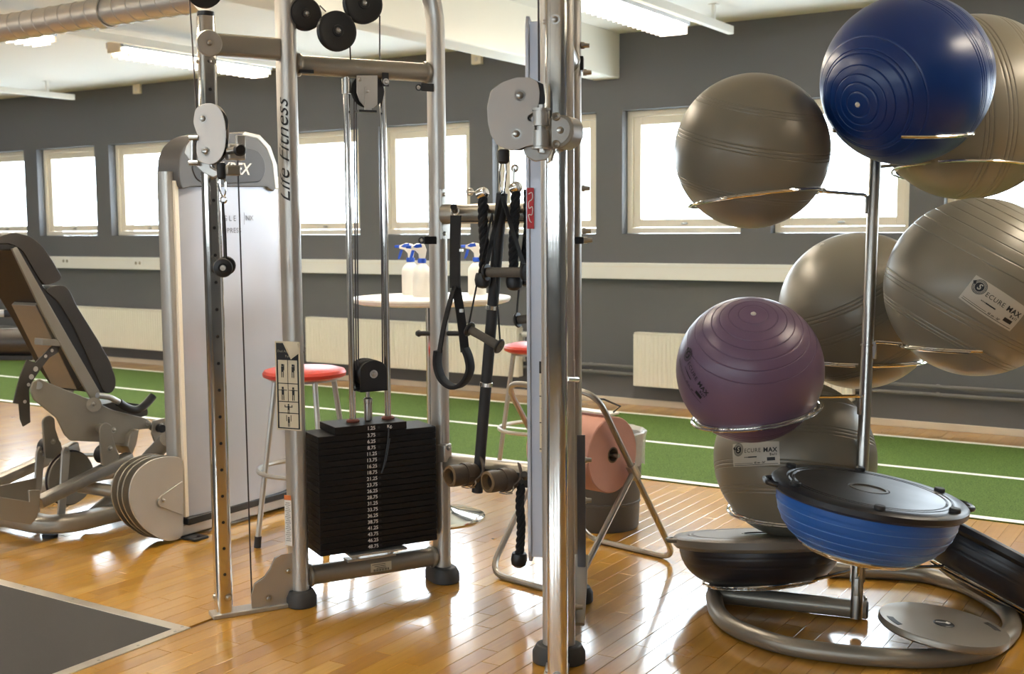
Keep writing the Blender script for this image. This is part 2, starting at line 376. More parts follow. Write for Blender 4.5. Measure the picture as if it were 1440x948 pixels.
# floor slab and parquet strips
tag(MB().span((XL-.2, YB-.3, -.12), (XR+.2, WY0+.3, -.006)).build('floor', mat('floor_base', (120, 80, 40), .6)), 'glossy honey coloured strip parquet floor', 'floor', kind='structure')
floor = bpy.data.objects['floor']
TY0, TY1 = 5.80, 7.85
PW = .0715
MX1, MY1 = -3.113, 2.774     # corner of the rubber mat
def seen(p):
    q = p-CO; d = q.dot(CF)
    if d < .5: return None
    x = 720+FPX*q.dot(CR)/d; y = 474-FPX*q.dot(CU)/d
    return d if -20 < x < 1460 and -20 < y < 968 else None
strips = []
nx = int((XR-XL)/PW)+1
for i in range(nx):
    x0 = XL+i*PW; y = YB-random.random()*.5
    while y < WY0:
        L = random.choice((.34, .42, .5, .58, .66)); y0, y1 = max(y, YB), min(y+L, WY0); y += L
        if y1-y0 < .02: continue
        segs = [(y0, y1)]
        out = []
        for a, b in segs:      # cut out the turf bed and the mat bed
            if b > TY0 and a < TY1:
                if a < TY0-.02: out.append((a, TY0))
                if b > TY1+.02: out.append((TY1, b))
            else: out.append((a, b))
        for a, b in out:
            if x0+PW <= MX1 and a < MY1:
                if b > MY1+.02: strips.append((x0, MY1, b))
                continue
            if x0 < MX1 < x0+PW and a < MY1:
                strips.append((MX1, a, b)); continue
            strips.append((x0, a, b))
def strip_geo(st):
    x0, a, b = st; x1 = (math.floor((x0-XL)/PW+1e-6)+1)*PW+XL; g = .0005; c = .0012
    dz = random.uniform(-.0003, .0003); h = -.006
    o = [(x0+g, a+g), (x1-g, a+g), (x1-g, b-g), (x0+g, b-g)]
    t = [(x0+g+c, a+g+c), (x1-g-c, a+g+c), (x1-g-c, b-g-c), (x0+g+c, b-g-c)]
    vs = [(p[0], p[1], h) for p in o]+[(p[0], p[1], dz-.0006) for p in o]+[(p[0], p[1], dz) for p in t]
    fs = [(8, 9, 10, 11)]+[(i, (i+1) % 4, 4+(i+1) % 4, 4+i) for i in range(4)]+[(4+i, 4+(i+1) % 4, 8+(i+1) % 4, 8+i) for i in range(4)]
    return vs, fs
sized = []
for st in strips:
    d = seen(V((st[0]+PW/2, (st[1]+st[2])/2, 0)))
    sized.append(((st[2]-st[1])/(d**3) if d else 0, st))
order = sorted(range(len(strips)), key=lambda k: -sized[k][0])
near = set(order[:300])
bigv, bigf, bigt = [], [], []
for k, st in enumerate(strips):
    vs, fs = strip_geo(st); tone = min(1, max(0, random.gauss(.5, .17)))
    if k in near:
        me = bpy.data.meshes.new('plank'); me.from_pydata(vs, [], fs); me.materials.append(M_wood)
        a = me.attributes.new('tone', 'FLOAT', 'FACE'); a.data.foreach_set('value', [tone]*len(fs))
        o = bpy.data.objects.new('plank', me); COL.objects.link(o); o.parent = floor
    else:
        q = len(bigv); bigv += vs; bigf += [tuple(i+q for i in f) for f in fs]; bigt += [tone]*len(fs)
me = bpy.data.meshes.new('plank_field'); me.from_pydata(bigv, [], bigf); me.materials.append(M_wood)
a = me.attributes.new('tone', 'FLOAT', 'FACE'); a.data.foreach_set('value', bigt)
o = bpy.data.objects.new('plank_field', me); COL.objects.link(o); o.parent = floor; o['kind'] = 'stuff'
# turf
tf = thing('turf_track', (-5, 6.8, 0), 'green artificial turf sprint track with white lane lines', 'turf')
MB().span((XL+.02, TY0+.002, -.006), (XR-.02, TY1-.002, .006)).build('turf', M_turf, tf)
for yy, w in ((TY0+.03, .055), (6.835, .045), (TY1-.025, .05)):
    MB().span((XL+.02, yy-w/2, .0045), (XR-.02, yy+w/2, .0075)).build('lane_line', M_line, tf)
# rubber mat bottom left
mt = thing('floor_mat', (MX1-.6, MY1-.6, 0), 'charcoal rubber mat set in the floor with aluminium edging', 'mat')
MB().span((-6.2, YB+2, -.006), (MX1-.045, MY1-.045, .002)).build('mat_surface', M_mat, mt)
for a, b in (((-6.2, MY1-.045, -.006), (MX1, MY1, .004)), ((MX1-.045, YB+2, -.006), (MX1, MY1-.045, .004))):
    e = MB().span(a, b).build('edge_strip', M_alu, mt, bevel=.002)
    for k in range(6):
        if abs(b[0]-a[0]) > .1: p = V((MX1-.03-.3*k, MY1-.014, .004))
        else: p = V((MX1-.014, MY1-.06-.16*k, .004))
        MB().lathe([(0, .001), (.005, .001), (.006, 0)], p, Z, 10).build('screw', M_galv, e)
# cable trunking, radiators, pipes
tr = thing('cable_trunking', (-5, WY0, 1.0), 'long white cable trunking fixed below the windows', 'trunking')
MB().span((XL+.3, WY0-.055, .995), (-2.45, WY0, 1.122)).build('trunking_body', M_trunk, tr, bevel=.004)
MB().span((XL+.3, WY0-.0575, 1.092), (-2.45, WY0-.054, 1.0945)).build('cover_groove', M_cream, tr)
for px, py in ((92, 367), (194, 370)):
    P = WY(px, py, WY0-.056)
    so = MB().box(P, (.14, .004, .07)).build('socket', M_trunk, tr, bevel=.002)
    for dx in (-.03, .03): MB().cyl(P+V((dx, -.004, 0)), P+V((dx, 0, 0)), .016, 12).build('socket_hole', mat('socket_grey', (150, 142, 122), .5), so)
def radiator(x0, x1, label):
    z0, z1 = .165, .575; y0, y1 = WY0-.13, WY0-.05
    r = thing('radiator', ((x0+x1)/2, WY0, z0), label, 'radiator', 'ribbed radiators under the windows')
    n = max(4, int((x1-x0)/.034)); p = (x1-x0)/n; mb = MB(); vs = []; 
    prof = []
    for i in range(n):
        a = x0+i*p
        prof += [(a, y0+.007), (a+p*.2, y0+.007), (a+p*.38, y0), (a+p*.82, y0)]
    prof.append((x1, y0+.007))
    k = len(prof)
    v = [(q[0], q[1], z0+.006) for q in prof]+[(q[0], q[1], z1-.006) for q in prof]
    mb.add(v, [(i, i+1, k+i+1, k+i) for i in range(k-1)])
    mb.span((x0, y0+.012, z0), (x1, y0+.02, z1)); mb.build('ribbed_panel', M_rad, r)
    MB().span((x0, y0+.008, z1), (x1, y1, z1+.012)).build('top_grille', M_rad, r, bevel=.002)
    MB().span((x0+.01, y0+.05, z0), (x1-.01, y1, z1)).build('rear_panel', M_rad, r, bevel=.003)
    for xx in (x0-.006, x1): MB().span((xx, y0+.01, z0+.005), (xx+.006, y1, z1-.002)).build('side_panel', M_rad, r)
    vb = MB().cyl((x1+.03, WY0-.09, z1-.05), (x1+.10, WY0-.09, z1-.05), .022, 14).build('valve', M_whitep, r)
    vb2 = MB().tube([(x1, WY0-.09, z1-.05), (x1+.045, WY0-.09, z1-.05), (x1+.045, WY0-.09, .3)], .009, 8).build('valve_pipe', M_galv, r)
    for xx in (x0+.2, x1-.2): MB().span((xx, y1, z0+.1), (xx+.03, WY0, z1-.05)).build('wall_bracket', M_rad, r)
radiator(-11.55, -8.75, 'ribbed cream radiator on the wall behind the reclined seat')
radiator(-7.46, -5.12, 'ribbed cream radiator behind the weight stack and the round table')
radiator(-4.05, -2.35, 'ribbed cream radiator beside the purple ball')
pp = thing('heating_pipe', (-5, WY0, .3), 'upper of two grey painted heating pipes along the wall', 'pipe', 'heating pipes low on the wall')
MB().cyl((XL+.1, WY0-.04, .302), (XR-.1, WY0-.04, .302), .013, 10).build('pipe_run', M_pipe, pp)
pp2 = thing('heating_pipe', (-5, WY0, .24), 'lower of two grey painted heating pipes along the wall', 'pipe', 'heating pipes low on the wall')
MB().cyl((XL+.1, WY0-.04, .246), (XR-.1, WY0-.04, .246), .013, 10).build('pipe_run', M_pipe, pp2)
for pr, zz in ((pp, .302), (pp2, .246)):
    for xx in (-10, -7.8, -4.5, -1.8, .5): MB().span((xx, WY0-.05, zz-.012), (xx+.02, WY0, zz+.012)).build('clip', M_pipe, pr)
# ceiling fittings
RZ = 2.765
rails = [(-10.3, 'far left'), (-6.93, 'middle'), (-3.16, 'right'), (.55, 'rightmost')]
for rx, d in rails:
    r = thing('light_rail', (rx, 3, RZ), 'slim white lighting rail hung from the ceiling, %s of the set' % d, 'rail', 'rails carrying the ceiling lights')
    MB().span((rx-.022, YB+1.5, RZ-.025), (rx+.022, 7.86, RZ+.03)).build('rail_body', M_white, r, bevel=.003)
    for yy in (7.55, 5.5, 3.2, .8, -1.6, -3.2):
        h = MB(); h.span((rx-.010, yy-.014, RZ+.03), (rx+.010, yy+.014, CEIL)); h.span((rx-.03, yy-.03, CEIL-.006), (rx+.03, yy+.03, CEIL)); h.build('hanger', M_white, r)
def lamp(rx, y0, y1, label, blades, group):
    cx = rx-.16; zt = RZ-.0
    r = thing('fluorescent_light', (cx, (y0+y1)/2, zt), label, 'ceiling light', group)
    MB().span((cx-.10, y0, zt-.035), (cx+.10, y1, zt+.01)).build('housing', mat('lamp_housing', (206, 214, 224), .4), r, bevel=.004)
    MB().span((cx-.088, y0+.03, zt-.040), (cx+.088, y1-.03, zt-.0355)).build('diffuser', M_tube, r)
    for yy in (y0-.012, y1): MB().span((cx-.07, yy, zt-.07), (cx+.07, yy+.02, zt+.01)).build('end_cap', M_cream, r, bevel=.004)
    for yy in (y0+.25, y1-.25): MB().span((cx+.09, yy, zt-.012), (rx, yy+.03, zt+.012)).build('bracket', M_white, r)
    n = 22; lv = MB()
    for k in range(n):
        yy = y0+.05+(y1-y0-.1)*k/(n-1)
        q = [(cx-.10, yy-.003, zt-.040), (cx+.10, yy-.003, zt-.040), (cx+.10, yy-.003, zt-.098), (cx-.10, yy-.003, zt-.098)]
        if blades: MB().prism(q, (0, .006, 0)).build('louvre_blade', M_whitep, r)
        else: lv.prism(q, (0, .006, 0))
    if not blades: lv.build('louvre', M_whitep, r)['kind'] = 'stuff'
lamp(-6.93, 5.78, 7.30, 'louvred fluorescent light on the middle rail, above the reclined seat', True, 'fluorescent ceiling lights')
lamp(-3.16, 5.78, 7.30, 'louvred fluorescent light on the right rail, above the grey ball', True, 'fluorescent ceiling lights')
lamp(-6.93, 3.70, 5.22, 'fluorescent light partly hidden by the round air duct', True, 'fluorescent ceiling lights')
for rx, ys in ((-10.3, (5.4, 3.4)), (-6.93, (1.6,)), (-3.16, (3.7, 1.6)), (.55, (5.78, 3.7))):
    for y0 in ys: lamp(rx, y0, y0+1.52, 'fluorescent light on a rail farther out over the gym floor', False, 'ceiling lights out over the gym floor')
# round air duct
dz, dy, dr = 2.555, 4.19, .0745
dk = thing('air_duct', (-9, dy, dz), 'round spiral-seamed galvanised air duct under the ceiling', 'duct')
MB().cyl((XL+.1, dy, dz), (-4.47, dy, dz), dr, 40).build('duct_pipe', M_duct, dk)
xx = XL+.3
while xx < -4.6:
    pts = [(xx+.11*i/40, dy+(dr+.0005)*math.cos(2*PI*i/40), dz+(dr+.0005)*math.sin(2*PI*i/40)) for i in range(41)]
    MB().tube(pts, .0032, 5).build('seam', M_duct, dk); xx += .11
for xx in (-11.0, -7.35, -5.2):
    b = MB().lathe([(dr+.004, -.03), (dr+.012, -.03), (dr+.012, .03), (dr+.004, .03)], (xx, dy, dz), X, 40).build('collar', M_duct, dk)
    MB().span((xx-.012, dy-.003, dz+dr), (xx+.012, dy+.003, CEIL)).build('hanger_strap', M_galv, dk)
for px, py, lb in ((193, 125, 'small white sensor box high on the wall near the left lights'), (671, 82, 'small cream box high on the wall beside the ceiling beam')):
    P = WY(px, py, WY0-.02); s = thing('sensor_box', P, lb, 'sensor')
    MB().box(P, (.10, .04, .10)).build('casing', M_cream, s, bevel=.006); MB().lathe([(0, .006), (.014, .004), (.018, 0)], P+V((0, -.02, -.01)), -Y, 14).build('lens', M_whitep, s)
# ================================================================== CABLE MACHINE
LF, LB = G(421, 848), G(622, 815); RF, RB = G(786, 930), G(802, 845)
class Frame:
    def __init__(s, o, b, flip):
        s.o = V((o.x, o.y, 0)); s.u = V((b.x-o.x, b.y-o.y, 0)); s.L = s.u.length; s.u.normalize(); s.n = V((s.u.y, -s.u.x, 0))*flip
    def P(s, u, n, z): return s.o+s.u*u+s.n*n+Z*z
    def px(s, x, y, n=0.):
        p = PLN(x, y, s.o+s.n*n, s.n); return p
    def uz(s, x, y, n=0.):
        p = s.px(x, y, n); return (p-s.o).dot(s.u), p.z
TL, TR = Frame(LF, LB, 1), Frame(RF, RB, -1)
cm = thing('cable_machine', (LF.x/2+RF.x/2, LF.y/2+RF.y/2, 0), 'silver dual adjustable cable pulley machine with chrome posts and black weight stack', 'cable machine')
def foot(P, u, parent):
    b = V(u); a = Z.cross(b); pr = oval(.172, .112, 24); pr2 = oval(.145, .088, 24)
    mb = MB(); n = len(pr); vs = []
    for s_, z in ((pr, 0), (pr, .035), (pr2, .06)): vs += [V((P.x, P.y, z))+a*q[0]+b*q[1] for q in s_]
    fs = [tuple(range(n))]+[(k*n+i, k*n+(i+1) % n, (k+1)*n+(i+1) % n, (k+1)*n+i) for k in (0, 1) for i in range(n)]+[tuple(2*n+i for i in range(n))]
    return mb.add(vs, fs).build('foot', M_foot, parent, bevel=.004)
OV = oval(.105, .062, 20)
TOPZ = 2.46
for T in (TL, TR):
    f0, b0 = T.P(0, 0, 0), T.P(T.L, 0, 0)
    foot(f0, T.u, cm); foot(b0, T.u, cm)
    arch = fillet([T.P(T.L, 0, .045), T.P(T.L, 0, TOPZ-.02), T.P(0, 0, TOPZ+.0)], .34, 12)
    MB().tube(arch, 1, prof=[(q[1], q[0]) for q in oval(.088, .060, 20)], up=T.n).build('rear_leg', M_silver, cm)
    MB().tube([T.P(0, 0, .045), T.P(0, 0, TOPZ+.04)], 1, prof=oval(.072, .100, 20) if False else [(q[1], q[0]) for q in OV], up=T.n).build('front_leg', M_silver, cm)
    for z, rr in ((1.995, .036), (.10, .037)):
        MB().tube([T.P(.03, 0, z), T.P(T.L-.03, 0, z)], rr, 20).build('crossbar', M_silver2, cm)
        for uu in (.045, T.L-.045): MB().lathe([(rr+.004, -.008), (rr+.007, 0), (rr+.004, .008)], T.P(uu, 0, z), T.u, 20).build('weld_collar', M_silver2, cm)
# identification label on the lower crossbar
p = TL.px(536, 797, .0385); ax = (TL.u, TL.n, Z)
lb_ = MB().box(p, (.085, .002, .034), ax).build('rating_label', M_card, cm)
mb = MB()
for k in range(3): mb.box(p+Z*(.011-.007*k)+TL.n*.0015+TL.u*(-.01+.005*k), (.055-.008*k, .0006, .002), ax)
for k in range(16): mb.box(p+Z*(-.011)+TL.n*.0015+TL.u*(-.03+.004*k), (.0012+.0012*(k % 3 == 0), .0006, .009), ax)
mb.build('label_print', M_ink, lb_)
# --- left tower weight stack (plates seen from inside the machine)
n1 = .085
uL, zT = TL.uz(447, 613, n1); uR, zT2 = TL.uz(613, 601, n1); _, zB = TL.uz(447, 787, n1); _, zB2 = TL.uz(613, 757, n1)
zT = (zT+zT2)/2; zB = (zB+zB2)/2; NP = 19; ph = (zT-zB)/NP; uC = (uL+uR)/2; uN, _ = TL.uz(523, 660, n1)
vals = ['%g' % (1.25+2.5*i) for i in range(20)]
hx = []
def plate(z0, z1, ua, ub, val):
    mb = MB(); mb.box(TL.P((ua+ub)/2, 0, (z0+z1)/2), (ub-ua, 2*n1, z1-z0-.0012), (TL.u, TL.n, Z))
    o = mb.build('weight_plate', M_stack, cm, bevel=.0018, seg=1)
    t = MB(); zc = (z0+z1)/2
    put_text(t, val, TL.P(uN, n1+.0012, zc), TL.u, Z, .0195, bold=.014)
    t.build('number', M_print, o)
    MB().cyl(TL.P(uN+.031, n1-.004, zc), TL.P(uN+.031, n1+.0009, zc), .0052, 10).build('pin_hole', M_black, o)
ut0, _ = TL.uz(471, 600, n1); ut1, zt1 = TL.uz(572, 592, n1)
for k in range(NP): plate(zB+k*ph, zB+(k+1)*ph, uL, uR, vals[NP-k])
plate(zT, zT+.030, ut0, ut1, vals[0])
ztop = zT+.030
t = MB(); put_text(t, 'Kg.', TL.P(uN+.075, n1+.0012, zT+.016), TL.u, Z, .017, bold=.012); t.build('unit_print', M_print, cm)
MB().tube(spline([TL.P(uN+.07, n1+.004, zT+.012), TL.P(uN+.062, n1+.008, zT-.05), TL.P(uN+.045, n1+.008, zT-.13), TL.P(uN+.035, n1+.008, zT-.16), TL.P(uN+.055, n1+.008, zT-.11), TL.P(uN+.072, n1+.008, zT-.03)], 5), .003, 6).build('pin_lanyard', M_black, cm)
MB().box(TL.P(uC-.01, .02, zB-.012), (.23, .16, .008), (TL.u, TL.n, Z)).build('stack_support', M_silver, cm, bevel=.002)
for du in (-.07, .05): MB().cyl(TL.P(uC+du, .02, zB-.009), TL.P(uC+du, .02, zB), .02, 14).build('stack_buffer', M_black, cm)
MB().box(TL.P(uC-.01, .0, .138), (.2, .05, .01), (TL.u, TL.n, Z)).build('support_foot', M_silver, cm, bevel=.002)
# guide rods
ur0, _ = TL.uz(492.5, 400, 0); ur1, _ = TL.uz(542.5, 400, 0)
for uu in (ur0, ur1):
    MB().cyl(TL.P(uu, 0, .12), TL.P(uu, 0, 1.99), .0125, 14).build('guide_rod', M_chrome, cm)
    MB().lathe([(.013, 0), (.024, 0), (.026, .006), (.02, .011), (.013, .012)], TL.P(uu, 0, ztop), Z, 18).build('bumper', M_bump, cm)
MB().cyl(TL.P(ur0, 0, 1.90), TL.P(ur0, 0, 1.955), .017, 14).build('rod_collar', M_steel, cm)
# moving pulley block
def bolt(P, ax, r=.008, parent=None, m=None, h=.008):
    return MB().lathe([(0, h), (r*.5, h), (r*.9, h*.75), (r, 0), (r*1.6, 0), (r*1.6, -h*.2)], P, ax, 12).build('bolt', m or M_steel, parent)
u0, z0 = TL.uz(507, 552, .05); u1, z1 = TL.uz(545, 552, .05); _, zt = TL.uz(525, 507, .05)
um = (u0+u1)/2; hw = (u1-u0)/2
def dshape(T, um, hw, z0, zt, n):
    pts = [T.P(um-hw, n, z0), T.P(um+hw, n, z0)]; zc = zt-hw*.75
    for i in range(13):
        a = PI*i/12; pts.append(T.P(um+hw*math.cos(a), n, zc+hw*.75*math.sin(a)))
    return pts
blk = MB().prism(dshape(TL, um, hw, z0, zt, .05), TL.n*-.006).prism(dshape(TL, um, hw, z0, zt, -.05), TL.n*-.006).build('pulley_block', M_black, cm, bevel=.001, seg=1)
for nn in (-.030, -.006, .018):
    MB().lathe([(0, -.010), (hw*.98, -.010), (hw*.86, -.003), (hw*.86, .003), (hw*.98, .010), (0, .010)], TL.P(um, nn+.012, zt-hw*.95), TL.n, 26).build('pulley', M_black, blk)
MB().box(TL.P(um, 0, z0+.003), (2*hw, .10, .006), (TL.u, TL.n, Z)).build('block_base', M_black, blk)
bolt(TL.P(um, .051, zt-hw*.95), TL.n, .010, blk)
MB().cyl(TL.P(um-.006, 0, ztop), TL.P(um-.006, 0, z0), .008, 12).build('stack_stem', M_steel, cm)
MB().lathe([(.012, 0), (.0155, .003), (.0155, .068), (.017, .07), (.017, .085), (.010, .09)], TL.P(um-.006, 0, ztop), Z, 16).build('stem_sleeve', M_steel, cm)
# cables over the stack
CR_ = .0028
for a, b in (((497.5, 118), (501, 520)), ((500.5, 118), (504, 515)), ((535, 160), (538, 512))):
    MB().cyl(TL.px(*a, .0), TL.px(*b, .0), CR_, 6).build('cable', M_cable, cm)
# fixed pulley bracket under upper crossbar
q = [(503, 106), (532, 106), (532, 150), (526, 160), (505, 160), (503, 148)]
br = MB().prism([TL.px(x, y, .035) for x, y in [(502, 106), (531, 106), (531, 147), (525, 152), (515, 152), (506, 142), (502, 130)]], TL.n*-.006).build('pulley_bracket', M_silver, cm, bevel=.001)
MB().lathe([(0, -.011), (.062, -.011), (.056, -.003), (.056, .003), (.062, .011), (0, .011)], TL.px(517, 128, .012), TL.n, 28).build('pulley', M_black, br)
MB().prism([TL.px(x, y, .041) for x, y in [(513, 122), (517, 119), (522, 122), (523, 156), (513, 156)]], TL.n*-.006).build('bracket_arm', M_silver, br)
MB().box(TL.px(514, 157, .02), (.07, .05, .008), (TL.u, TL.n, Z)).build('bracket_shoe', M_black, br)
bolt(TL.px(517, 128, .043), TL.n, .007, br); bolt(TL.px(506, 112, .036), TL.n, .007, br); 
MB().box(TL.px(542, 112, .037), (.025, .004, .05), (TL.u, TL.n, Z)).build('rod_clamp', M_black, cm); bolt(TL.px(543, 115, .041), TL.n, .008, cm)
# top pulleys
for (px, py, r, nn) in ((429, 20, .058, .045), (473.5, 44, .071, .085), (510, 5, .073, .06)):
    c = TL.px(px, py, nn)
    pu = MB().lathe([(0, -.013), (r, -.013), (r*.9, -.004), (r*.9, .004), (r, .013), (r*.9, .0145), (r*.86, .0135), (r*.3, .0135), (r*.28, .017), (0, .017)], c, TL.n, 36).build('pulley', M_black, cm)
    MB().lathe([(r*.98, -.02), (r*.98, -.013), (0, -.013)], c, TL.n, 30).build('pulley_back', M_silver2, pu)
    bolt(c+TL.n*.017, TL.n, .007, pu)
mb = MB(); 
mb.tube([TL.px(429, 22, .02), TL.px(473, 44, .05), TL.px(510, 6, .03), TL.px(560, -40, .0)], .015, 10); mb.build('pulley_arm', M_silver2, cm)
for a, b in (((450, 8), (458, 16)), ((492, 62), (493, 84)), ((534, 22), (534, 84))):
    MB().cyl(TL.px(*a, .05), TL.px(*b, .03), CR_, 6).build('cable', M_cable, cm)
# rear leg clips
for x, y in ((592, 123), (596, 338)):
    cl = MB().box(TL.px(x+9, y, .034), (.052, .004, .03), (TL.u, TL.n, Z)).build('shroud_clip', M_black, cm, bevel=.001)
    MB().cyl(TL.px(x-3, y, .028), TL.px(x-3, y, .045), .013, 12).build('clip_boss', M_black, cl); bolt(TL.px(x-3, y, .046), TL.n, .005, cl)
for x in (430,): MB().box(TL.px(x, 101, .03), (.05, .03, .012), (TL.u, TL.n, Z)).build('shroud_clip', M_black, cm)
# script on the left front leg
t = MB(); vs, fs = fine(*text_geo('Life Fitness', .082, shear=.45, bold=-.002), .007)
c = TL.px(399.5, 213, .032)
sd = (-TL.u*.0+TL.n).normalized()
leg_c = TL.P(0, 0, c.z)
view = (CO-leg_c); view.z = 0; view.normalize(); rgt = Z.cross(view).normalized()*-1
face = (-TL.u).lerp(TL.n, .36).normalized()
def legp(s, z):   # s: position round the leg, from the camera's left
    hn, e = .0525-.031, .0324
    if s > PI/2: return TL.P(0, 0, z)+TL.n*(hn-(s-PI/2)*.031)-TL.u*e
    return TL.P(0, 0, z)+TL.n*hn+(TL.n*math.cos(s)-TL.u*math.sin(s))*e
t.add([legp(1.25+v[1]/.031, c.z+v[0]) for v in vs], fs); t.build('maker_script', M_ink, cm)
# pictogram placard on left front leg
pc = TL.px(406, 543, .036); wdt = .095; hgt = .315
pn = (TL.n*.62-TL.u*.78).normalized(); pu_ = Z.cross(pn).normalized(); 
pc = LF+pn*.058+Z*pc.z; pc = PLN(405.5, 543, pc, pn)
pl = MB().box(pc, (wdt+.012, .003, hgt+.012), (pu_, pn, Z)).build('placard', M_card, cm, bevel=.001)
def onp(a, b, e=.0022): return pc+pu_*a+Z*b+pn*e
def fl(mb, a0, a1, b0, b1, e=.0022): mb.box(onp((a0+a1)/2, (b0+b1)/2, e), (abs(a1-a0), .0006, abs(b1-b0)), (pu_, pn, Z))
mb = MB(); fl(mb, -wdt/2, wdt/2, hgt/2-.062, hgt/2); 
fl(mb, -wdt/2, -wdt/2+.006, -hgt/2, hgt/2); fl(mb, wdt/2-.006, wdt/2, -hgt/2, hgt/2); fl(mb, -wdt/2, wdt/2, -hgt/2, -hgt/2+.004)
rows = [hgt/2-.062, hgt/2-.148, hgt/2-.215, hgt/2-.257, -hgt/2]
for r_ in rows[1:4]: fl(mb, -wdt/2, wdt/2, r_-.0015, r_+.0015)
fl(mb, -.001, .001, rows[2], rows[0])
def man(mb, cx, cz, s, arms):
    fl(mb, cx-.004*s, cx+.004*s, cz+.013*s, cz+.021*s); fl(mb, cx-.005*s, cx+.005*s, cz-.008*s, cz+.012*s)
    fl(mb, cx-.005*s, cx-.002*s, cz-.028*s, cz-.008*s); fl(mb, cx+.002*s, cx+.005*s, cz-.028*s, cz-.008*s)
    if arms == 0: fl(mb, cx+.005*s, cx+.008*s, cz-.002*s, cz+.02*s)
    if arms == 1: fl(mb, cx-.018*s, cx+.018*s, cz+.008*s, cz+.0105*s)
    if arms == 2:
        fl(mb, cx-.022*s, cx+.022*s, cz+.004*s, cz+.008*s); fl(mb, cx-.022*s, cx-.018*s, cz+.004*s, cz+.016*s); fl(mb, cx+.018*s, cx+.022*s, cz+.004*s, cz+.016*s)
    if arms == 3: fl(mb, cx-.014*s, cx-.011*s, cz, cz+.03*s); fl(mb, cx+.011*s, cx+.014*s, cz, cz+.03*s)
for i, r_ in enumerate((rows[0]-.036, rows[1]-.034)):
    for sx in (-.023, .022): man(mb, sx, r_, 1., i)
man(mb, 0, rows[2]-.024, .75, 2); man(mb, 0, rows[3]-.03, .75, 3)
mb.build('placard_print', M_ink, pl)
t = MB(); put_text(t, 'Dual Adjustable', onp(-.002, hgt/2-.030, .0032), pu_, Z, .0125); put_text(t, 'Pulley', onp(.006, hgt/2-.048, .0032), pu_, Z, .0125); t.build('placard_title', mat('grey_print', (150, 142, 122), .5), pl)
MB().add([onp(-.02, hgt/2+.006, .004), onp(.047, hgt/2+.004, .004), onp(.05, hgt/2-.036, .003), onp(.02, hgt/2-.058, .010), onp(.012, hgt/2-.02, .016)], [(0, 1, 4), (1, 2, 4), (2, 3, 4), (3, 0, 4)]).build('torn_corner', M_card, pl)
hb = MB()
for y in (495, 545, 592):
    P = TL.px(426, y, .03); hb.cyl(P-TL.n*.004, P+TL.n*.004, .0045, 8)
hb.build('leg_rivets', M_ink, cm)
# warning sticker
pc2 = LF+pn*.052+Z*0; pc2 = PLN(405.5, 732, pc2, pn)
ws = MB().box(pc2, (.030, .0015, .19), (pu_, pn, Z)).build('warning_label', M_print, cm)
MB().box(pc2+Z*.086+pn*.0012, (.030, .0008, .018), (pu_, pn, Z)).build('label_header', M_orange, ws)
mb = MB()
for k in range(20): mb.box(pc2+Z*(.066-.0075*k)+pn*.0012, (.018+.006*math.sin(k*2.1), .0006, .0022), (pu_, pn, Z))
mb.build('label_text', mat('grey_ink', (120, 118, 112), .6), ws)
# --- adjustable posts
def post(T, du, name_side):
    A = T.P(-du, 0 if T is TL else -.017, 0); ztop_ = 2.14 if T is TL else 2.42
    pr = rrect(.060, .060, .016, 4)
    po = MB().tube([A+Z*.014, A+Z*ztop_], 1, prof=pr, up=T.n).build('pulley_post', M_chrome, cm)
    MB().lathe([(.028, 0), (.030, .004), (.030, .016), (.012, .02), (0, .02)], A+Z*ztop_, Z, 18).build('post_cap', M_black, po)
    hb = MB(); z = .16
    while z < 2.1:
        hb.cyl(A+T.n*.0296+Z*z, A+T.n*.0306+Z*z, .0058, 10); z += .096
    hb.build('adjustment_holes', M_ink, po)
    # tie to the leg
    zz = 2.045 if T is TL else 2.33
    MB().tube([A+T.u*.03+Z*zz, T.P(-.03, 0, zz)], 1, prof=rrect(.072, .075, .012, 3), up=Z).build('top_tie', M_silver2, cm)
    fl_ = MB().lathe([(0, .010), (.042, .010), (.046, .006), (.046, 0), (0, 0)], A+T.n*.030+T.u*.0+Z*zz, T.n, 24).build('tie_flange', M_silver, cm)
    bolt(A+T.n*.041+Z*zz, T.n, .009, fl_)
    for z in (1.985, .075):
        bolt(A-T.u*.031+Z*z, -T.u, .009, po); bolt(A+T.n*.031+Z*z+T.u*.01, T.n, .008, po)
    # base shoe and lower pulley guard
    MB().box(T.P(-du/2-.012, 0, .008), (du+.07, .075, .016), (T.u, T.n, Z)).build('base_shoe', M_silver, cm, bevel=.003)
    return A
DU = .285
A = post(TL, DU, 'left')
gp = [(355, 868), (353, 838), (358, 822), (372, 812), (380, 800), (386, 786), (396, 780), (412, 778), (412, 845), (398, 858), (385, 866)]
gd = MB().prism([TL.px(x, y, .022) for x, y in gp], TL.n*-.004).prism([TL.px(x, y, -.016) for x, y in gp], TL.n*-.004).build('pulley_guard', M_silver, cm, bevel=.001)
MB().prism([TL.px(x, y, .016) for x, y in [(357, 862), (356, 838), (361, 823), (375, 813), (383, 801), (389, 787), (398, 783), (408, 783), (408, 843), (396, 855), (384, 862)]], TL.n*-.03).build('lower_pulley', M_black, gd)
bolt(TL.px(406, 803, .023), TL.n, .009, gd); bolt(TL.px(378, 842, .023), TL.n, .009, gd)
# same guard on the right tower (mirrored)
def mir(T, p): 
    r = p-TL.o; return T.P(r.dot(TL.u), r.dot(TL.n), p.z)
gd2 = MB().prism([mir(TR, TL.px(x, y, .022)) for x, y in gp], TR.n*-.004).prism([mir(TR, TL.px(x, y, -.016)) for x, y in gp], TR.n*-.004).build('pulley_guard', M_silver, cm, bevel=.001)
A2 = post(TR, DU, 'right')
